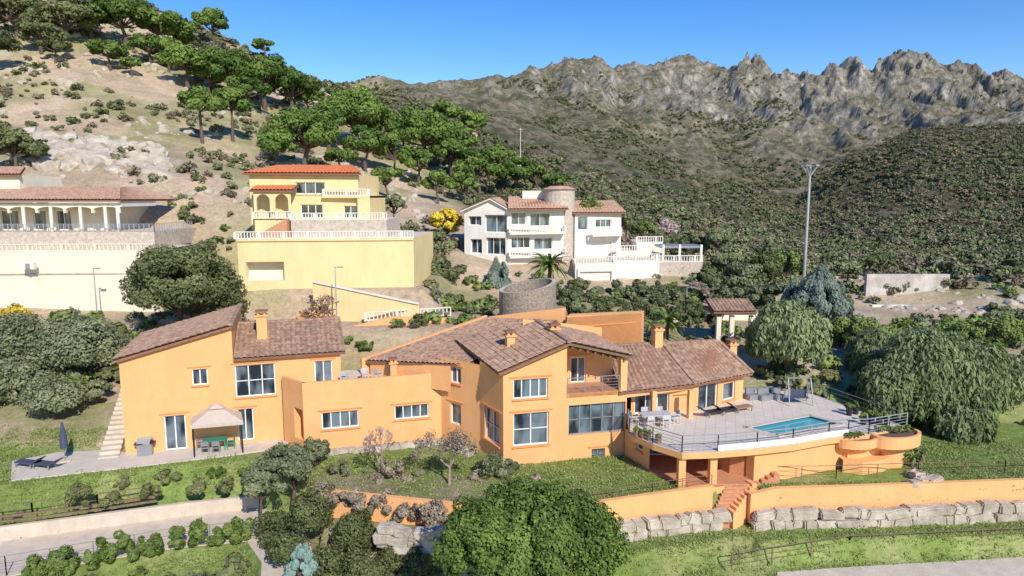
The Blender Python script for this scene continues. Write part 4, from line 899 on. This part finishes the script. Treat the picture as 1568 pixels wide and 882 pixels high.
bare('almond_tree',687,38.8,636,738,110,LDRY); bare('bare_fruit_tree',580,40,636,735,60); bare('bare_tree',512,60,428,515,130,None,TWIGB,.04,.035); bare('bare_shrub_tree',1085,78,405,465,90,None,TWIG,.03,.03)
def palm(name,u,Y,vt,vb,w,n=34):
    top=pt(u,vt,Y); bot=pt(u,vb,Y); R0=w/2/1045*Y; c=np.array([top[0],Y,(top[2]*.55+bot[2]*.45)]); parts=[]
    v,q_=tube([(c[0],Y,gz(c[0],Y)-.3),tuple(c)],[.25,.2]); parts.append((v,q_,1,None))
    VV=[];QQ=[]
    for i in range(n):
        az=rng.random()*6.283; el=rng.uniform(-.2,1.3); pr=c.copy()
        for s in range(6):
            aa=el-s*.22; d=np.array([math.cos(az)*math.cos(aa),math.sin(az)*math.cos(aa),math.sin(aa)]); side=np.array([-math.sin(az),math.cos(az),-.35]); wd=R0*.09*(1-abs(s-2)/4.5)
            nx=pr+d*R0*.2; b0=len(VV); VV+=[pr-side*wd,pr+side*wd,nx+side*wd*.8,nx-side*wd*.8]; QQ.append((b0,b0+1,b0+2,b0+3)); pr=nx
    parts.append((np.array(VV),np.array(QQ),0,rng.random(len(QQ)))); assemble(name,parts,[LGRN,BARK])
palm('yucca_plant',842,76,388,432,64,70); palm('yucca_plant',1022,62,470,520,60,50); palm('agave_plant',1000,60,480,520,40)
for u,v in ((1410,700),(1400,708),(1420,650)): palm('agave_plant',u,F(u,v,.3)[1],v-18,v+6,34,26)
# ---------- build terrain ----------
nu_=860
us=np.linspace(-560,2130,nu_); ys=np.exp(np.concatenate([np.linspace(math.log(8),math.log(30),40,endpoint=False),np.linspace(math.log(30),math.log(60),240,endpoint=False),np.linspace(math.log(60),math.log(300),240,endpoint=False),np.linspace(math.log(300),math.log(1200),400,endpoint=False),np.linspace(math.log(1200),math.log(2990),20)]))
UU,YY=np.meshgrid(us,ys); XX=(UU-784)/1045*YY; x=XX.ravel(); y=YY.ravel(); z=hz(x,y)
idx=np.arange(len(x)).reshape(YY.shape); Q=np.stack([idx[:-1,:-1],idx[:-1,1:],idx[1:,1:],idx[1:,:-1]],-1).reshape(-1,4)
def mixc(c,d,w): return c*(1-w[:,None])+np.array(d)[None,:]*w[:,None]
uu=784+1045*x/y; n1=fbm(x/3,y/3,4,21); n2=fbm(x/14,y/14,4,22); n3=fbm(x/60,y/60,5,23)
col=np.tile(np.array([.22,.29,.075]),(len(x),1))
col=mixc(col,(.38,.35,.17),sst(n1,.42,.72)*.6)
col=mixc(col,(.38,.30,.20),(1-sst(np.abs(x+6),5,8))*(1-sst(y,40.5,42))*sst(n1,.3,.5)*.8)
hill=sst(y,50,58); hc=np.tile(np.array([.52,.39,.26]),(len(x),1)); hc=mixc(hc,(.30,.29,.12),sst(n2,.44,.62)*.65); hc=mixc(hc,(.54,.45,.34),sst(n1,.62,.72)*.6)
hc=mixc(hc,(.60,.44,.26),sst(uu,1300,1350)*sst(y,88,95)*(1-sst(y,112,120))*.8)
col=col*(1-hill[:,None])+hc*hill[:,None]
col=mixc(col,(.48,.36,.24),(1-sst(x,-26.5,-25.5))*sst(y,43.6,44.4)*(1-sst(y,64,70))*(.55+.45*sst(n1,.35,.55)))
far=sst(y,150,300)*sst(uu,480,650); far=np.maximum(far,sst(y,105,160)*sst(uu,620,760)); fc=np.tile(np.array([.35,.29,.19]),(len(x),1))
gzv=np.gradient(z.reshape(YY.shape),axis=1)/np.gradient(XX,axis=1); gyv=np.gradient(z.reshape(YY.shape),axis=0)/np.gradient(YY,axis=0); slope=np.hypot(gzv,gyv).ravel()
rk=np.clip(sst(slope,.7,1.5)*.9+sst(n3,.5,.7)*.4,0,1)*(.15+.85*sst(y,500,760))
fc=mixc(fc,(.50,.45,.38),rk)
rf=sst(uu,1215,1290)*(1-sst(y,480,560))*sst(y,105,150); fc=mixc(fc,(.23,.18,.125),rf*.85)
col=col*(1-far[:,None])+fc*far[:,None]
me=npmesh('terrain',np.stack([x,y,z],1),Q,smooth=True)
ca=me.attributes.new('ground_cover','FLOAT_COLOR','POINT'); ca.data.foreach_set('color',np.concatenate([col,far[:,None]],1).astype(np.float32).ravel())
ra=me.attributes.new('rocky','FLOAT','POINT'); ra.data.foreach_set('value',(rk*far).astype(np.float32))
tm=bpy.data.materials.new('ground_and_hills'); tm.use_nodes=True; nt=tm.node_tree; N=nt.nodes; L=nt.links; b=N['Principled BSDF']; b.inputs['Roughness'].default_value=.95; b.inputs['Specular IOR Level'].default_value=.1
at=N.new('ShaderNodeAttribute'); at.attribute_name='ground_cover'; geo=N.new('ShaderNodeNewGeometry'); ar_=N.new('ShaderNodeAttribute'); ar_.attribute_name='rocky'
def nzs(sc,det=8,ro=.7,st=None):
    n_=N.new('ShaderNodeTexNoise'); n_.inputs['Scale'].default_value=sc; n_.inputs['Detail'].default_value=det; n_.inputs['Roughness'].default_value=ro
    if st: mp=N.new('ShaderNodeMapping'); mp.inputs['Scale'].default_value=st; L.new(geo.outputs['Position'],mp.inputs['Vector']); L.new(mp.outputs['Vector'],n_.inputs['Vector'])
    else: L.new(geo.outputs['Position'],n_.inputs['Vector'])
    return n_.outputs['Fac']
def mrange(fac,p0,p1,lo,hi):
    mr=N.new('ShaderNodeMapRange'); mr.inputs['From Min'].default_value=p0; mr.inputs['From Max'].default_value=p1; mr.inputs['To Min'].default_value=lo; mr.inputs['To Max'].default_value=hi; L.new(fac,mr.inputs['Value']); return mr.outputs[0]
def mul(cin,fac,lo,hi,p0=.35,p1=.65):
    vm=N.new('ShaderNodeVectorMath'); vm.operation='SCALE'; L.new(cin,vm.inputs[0]); L.new(mrange(fac,p0,p1,lo,hi),vm.inputs['Scale']); return vm.outputs[0]
def mix(fac,c1,c2):
    m_=N.new('ShaderNodeMixRGB'); L.new(fac,m_.inputs['Fac']); L.new(c1,m_.inputs['Color1'])
    if isinstance(c2,tuple): m_.inputs['Color2'].default_value=(*c2,1)
    else: L.new(c2,m_.inputs['Color2'])
    return m_.outputs['Color']
def mth(a_,b_,op='MULTIPLY'):
    m_=N.new('ShaderNodeMath'); m_.operation=op
    for i_,s_ in enumerate((a_,b_)):
        if isinstance(s_,(int,float)): m_.inputs[i_].default_value=s_
        else: L.new(s_,m_.inputs[i_])
    return m_.outputs[0]
o_=mul(at.outputs['Color'],nzs(.06,10,.8),.65,1.3); o_=mul(o_,nzs(2.5,6,.7),.8,1.2)
streak=mul(o_,nzs(.16,10,.8,(1,.5,.3)),.35,1.55,.38,.62); o_=mix(ar_.outputs['Fac'],o_,streak)
mk=mth(mrange(nzs(.11,10,.8),.46,.54,0,.9),at.outputs['Alpha']); mk=mth(mk,mth(1.,mth(ar_.outputs['Fac'],.6),'SUBTRACT'))
o_=mix(mk,o_,(.11,.12,.06))
L.new(o_,b.inputs['Base Color'])
bp=N.new('ShaderNodeBump'); bp.inputs['Strength'].default_value=.7; bp.inputs['Distance'].default_value=.4; L.new(nzs(1.2,8,.75),bp.inputs['Height']); 
bp2=N.new('ShaderNodeBump'); bp2.inputs['Distance'].default_value=7; L.new(nzs(.12,10,.78,(1,.6,.6)),bp2.inputs['Height']); L.new(bp.outputs['Normal'],bp2.inputs['Normal']); L.new(at.outputs['Alpha'],bp2.inputs['Strength'])
L.new(bp2.outputs['Normal'],b.inputs['Normal'])
me.materials.append(tm); obj('terrain',me)
# ---------- instanced scrub ----------
def srcbush(nm,n,leaf,size,ns=8,flat=.7):
    V,Q,t,_=crown((0,0,.35),(.5,.5,.5*flat),n,ns,size,.38,-.3); return bpy.data.objects.new(nm,npmesh(nm,V,Q,np.zeros(len(Q)),[leaf],False,t))
def srcrock(nm,seed):
    bm=bmesh.new(); bmesh.ops.create_icosphere(bm,subdivisions=2,radius=.5); r=random.Random(seed)
    for v in bm.verts: v.co*=r.uniform(.82,1.15); v.co.z*=.7
    for _ in range(4):
        d=Vector((r.gauss(0,1),r.gauss(0,1),r.gauss(0,.6))).normalized()
        for v in bm.verts:
            k_=v.co.dot(d)-.33
            if k_>0: v.co-=d*k_
    m_=bpy.data.meshes.new(nm); bm.to_mesh(m_); bm.free(); m_.materials.append(ROCK); return bpy.data.objects.new(nm,m_)
def scatter(name,x,y,sc,srcs,sink=.1):
    z=hz(x,y)-sink*sc; col_=bpy.data.collections.new(name+'_kinds')
    for s in srcs: col_.objects.link(s)
    me=bpy.data.meshes.new(name); me.vertices.add(len(x)); me.vertices.foreach_set('co',np.stack([x,y,z],1).astype(np.float32).ravel())
    a1_=me.attributes.new('sc','FLOAT','POINT'); a1_.data.foreach_set('value',sc.astype(np.float32))
    o=obj(name,me); ng=bpy.data.node_groups.new(name,'GeometryNodeTree'); ng.interface.new_socket('Geometry',in_out='INPUT',socket_type='NodeSocketGeometry'); ng.interface.new_socket('Geometry',in_out='OUTPUT',socket_type='NodeSocketGeometry')
    n=ng.nodes; l=ng.links; gi=n.new('NodeGroupInput'); go=n.new('NodeGroupOutput'); ip=n.new('GeometryNodeInstanceOnPoints'); ci=n.new('GeometryNodeCollectionInfo'); ci.inputs['Collection'].default_value=col_; ci.inputs['Separate Children'].default_value=True; ci.inputs['Reset Children'].default_value=True
    na=n.new('GeometryNodeInputNamedAttribute'); na.data_type='FLOAT'; na.inputs['Name'].default_value='sc'
    rv=n.new('FunctionNodeRandomValue'); rv.data_type='FLOAT_VECTOR'; rv.inputs[1].default_value=(.25,.25,6.28)
    ip.inputs['Pick Instance'].default_value=True
    l.new(gi.outputs[0],ip.inputs['Points']); l.new(ci.outputs[0],ip.inputs['Instance']); l.new(rv.outputs[0],ip.inputs['Rotation']); l.new(na.outputs[0],ip.inputs['Scale']); l.new(ip.outputs[0],go.inputs[0])
    md=o.modifiers.new('scatter','NODES'); md.node_group=ng; return o
def samp(n,y0,y1,u0,u1,pw=2.):
    t=rng.random(n); y=(y0**pw+t*(y1**pw-y0**pw))**(1/pw); u=rng.uniform(u0,u1,n); return (u-784)/1045*y,y,u
bA=[srcbush('bush_a%d'%i,200,LSCR,.14,9) for i in range(3)]+[srcbush('bush_d0',180,LSCRB,.13,8),srcbush('bush_d1',180,LSCRB,.13,8)]+[srcbush('bush_g0',200,LHOLM,.14,9)]
x,y,u=samp(7500,84,250,-150,1700,1.6); d=fbm(x/18,y/18,3,31); keep=(d+.25*sst(u,400,800)+.1*sst(u,1100,1500))>.50; keep&=~((u>690)&(u<960)&(y<104)); keep&=~((u<650)&(y<86)&(u>340)); keep&=~((u<260)&(y<86)); x,y,u=x[keep],y[keep],u[keep]
scatter('hillside_scrub',x,y,rng.uniform(.4,2.0,len(x))**1.2*(1+.5*sst(u,400,800)),bA)
bB=[srcbush('farbush_a%d'%i,50,LSCR,.28,6) for i in range(3)]+[srcbush('farbush_o',50,LHOLM,.28,6),srcbush('farbush_d',45,LSCRB,.27,6)]
x,y,u=samp(34000,170,880,300,1750,1.35); d=fbm(x/50,y/50,4,33)+.3*(fbm(x/14,y/14,3,34)-.5); keep=(d-.13*sst(y,480,800))>.48; x,y=x[keep],y[keep]
scatter('mountain_scrub',x,y,rng.uniform(1.0,3.5,len(x))*(1+.3*sst(y,300,800)),bB)
bD=[srcbush('heath_a',50,LSCRB,.26,6),srcbush('heath_b',50,LHOLM,.26,6),srcbush('heath_c',50,LSCR,.25,6),srcbush('heath_e',50,LSCRB,.26,6)]
x,y,u=samp(9000,120,440,1150,1750,1.5); scatter('foothill_heath',x,y,rng.uniform(.8,2.8,len(x)),bD)
rk_=[srcrock('rock_%d'%i,i) for i in range(5)]
x,y,u=samp(1300,84,200,-100,650,1.5); keep=fbm(x/12,y/12,3,41)>.52; x,y=x[keep],y[keep]
x2,y2,u2=samp(130,88,104,60,260,1.); x=np.concatenate([x,x2]); y=np.concatenate([y,y2]); sc_=np.concatenate([rng.uniform(.4,2.4,len(x)-len(x2)),rng.uniform(1.2,4.2,len(x2))]); scatter('hillside_boulders',x,y,sc_,rk_,.05)
x=rng.uniform(44,66,110); y=rng.uniform(70,96,110); scatter('bank_rocks',x,y,rng.uniform(.5,2.0,len(x)),rk_,.15)
bC=[srcbush('low_a',160,LGRN,.17,7,.8),srcbush('low_b',160,LOAK,.17,7,.8),srcbush('low_c',150,LOLIVE,.17,7,.8)]
x,y,u=samp(1300,49,84,-150,1700,1.3); keep=((fbm(x/5,y/5,3,51)>.45)&~((x>-27)&(x<20)&(y<58)))&~((u>355)&(u<650)&(y>60))&~((u<245)&(y>63)); keep&=~((u>1080)&(u<1165)&(y<60)); x,y=x[keep],y[keep]; scatter('garden_undergrowth',x,y,rng.uniform(.7,2.2,len(x)),bC)
x,y,u=samp(1500,24,38,-200,1000,1.5); keep=(polydist(x,y,ROADTOP+ROADBOT)>.8)&((x<2)|(y<32))&(y<37)&~((x>-11)&(y>34.3)); keep&=~((u<330)&(y>34.5)); x,y=x[keep],y[keep]; scatter('lower_slope_undergrowth',x,y,rng.uniform(.5,1.8,len(x)),bC)
def srcgrass(nm):
    n=14; P=rng.normal(size=(n,3))*np.array([.4,.4,0]); P[:,2]=.10; Nn=nrm(np.concatenate([rng.normal(size=(n,2)),np.full((n,1),1.1)],1)); V,Q=quads(P,Nn,.15,2.0,True); return bpy.data.objects.new(nm,npmesh(nm,V,Q,np.zeros(n),[LGRASS],False,rng.random(n)))
x,y,u=samp(34000,33.5,46,-150,1700,1.5)
keep=(polydist(x,y,ROADTOP+ROADBOT)>.3)&(polydist(x,y,pat)>.15)&(polydist(x,y,pp)>.1)&(polydist(x,y,strip(fwr,0,.95))>.05)&(polydist(x,y,strip(fwl,0,.95))>.05); keep&=~((x>-25.8)&(x<9)&(y>43)); keep&=~((x>8)&(x<25)&(y>39))&~((np.abs(x-st0[0]-.5)<1.6)&(y>st0[1]-.5)&(y<39)); keep&=rng.random(len(x))<(.35+.65*sst(fbm(x/2,y/2,3,61),.35,.55)); keep&=~((np.abs(x+6)<6)&(y<40.5)&(rng.random(len(x))<.7))
x,y=x[keep],y[keep]; scatter('lawn_grass',x,y,rng.uniform(.18,.5,len(x)),[srcgrass('tuft%d'%i) for i in range(3)],0)
# ---------- camera, light, sky ----------
cam=bpy.data.cameras.new('camera'); co=bpy.data.objects.new('camera',cam); scene.collection.objects.link(co); co.location=(0,0,H); co.rotation_euler=(math.pi/2-PT,0,0); cam.lens=1045/1568*36; cam.clip_end=6000; cam.clip_start=.5; scene.camera=co
to_sun=Vector((.36,-.77,.62)).normalized()
sl=bpy.data.lights.new('sun','SUN'); sl.energy=4.9; sl.angle=math.radians(.5); sl.color=(1,.945,.85); so=bpy.data.objects.new('sun',sl); scene.collection.objects.link(so); so.rotation_euler=(-to_sun).to_track_quat('-Z','Y').to_euler()
wd=bpy.data.worlds.new('World'); scene.world=wd; wd.use_nodes=True; nt=wd.node_tree; sk=nt.nodes.new('ShaderNodeTexSky'); sk.sky_type='NISHITA'; sk.sun_disc=False; sk.sun_elevation=math.asin(to_sun.z); sk.sun_rotation=math.atan2(to_sun.x,to_sun.y); sk.air_density=1.0; sk.dust_density=0; sk.ozone_density=3
hs=nt.nodes.new('ShaderNodeHueSaturation'); hs.inputs['Hue'].default_value=.513; hs.inputs['Saturation'].default_value=1.38; hs.inputs['Value'].default_value=1.1; nt.links.new(sk.outputs[0],hs.inputs['Color'])
bg=nt.nodes['Background']; bg.inputs[1].default_value=.15; nt.links.new(hs.outputs[0],bg.inputs[0])
scene.view_settings.view_transform='Standard'; scene.view_settings.look='None'; scene.view_settings.exposure=0
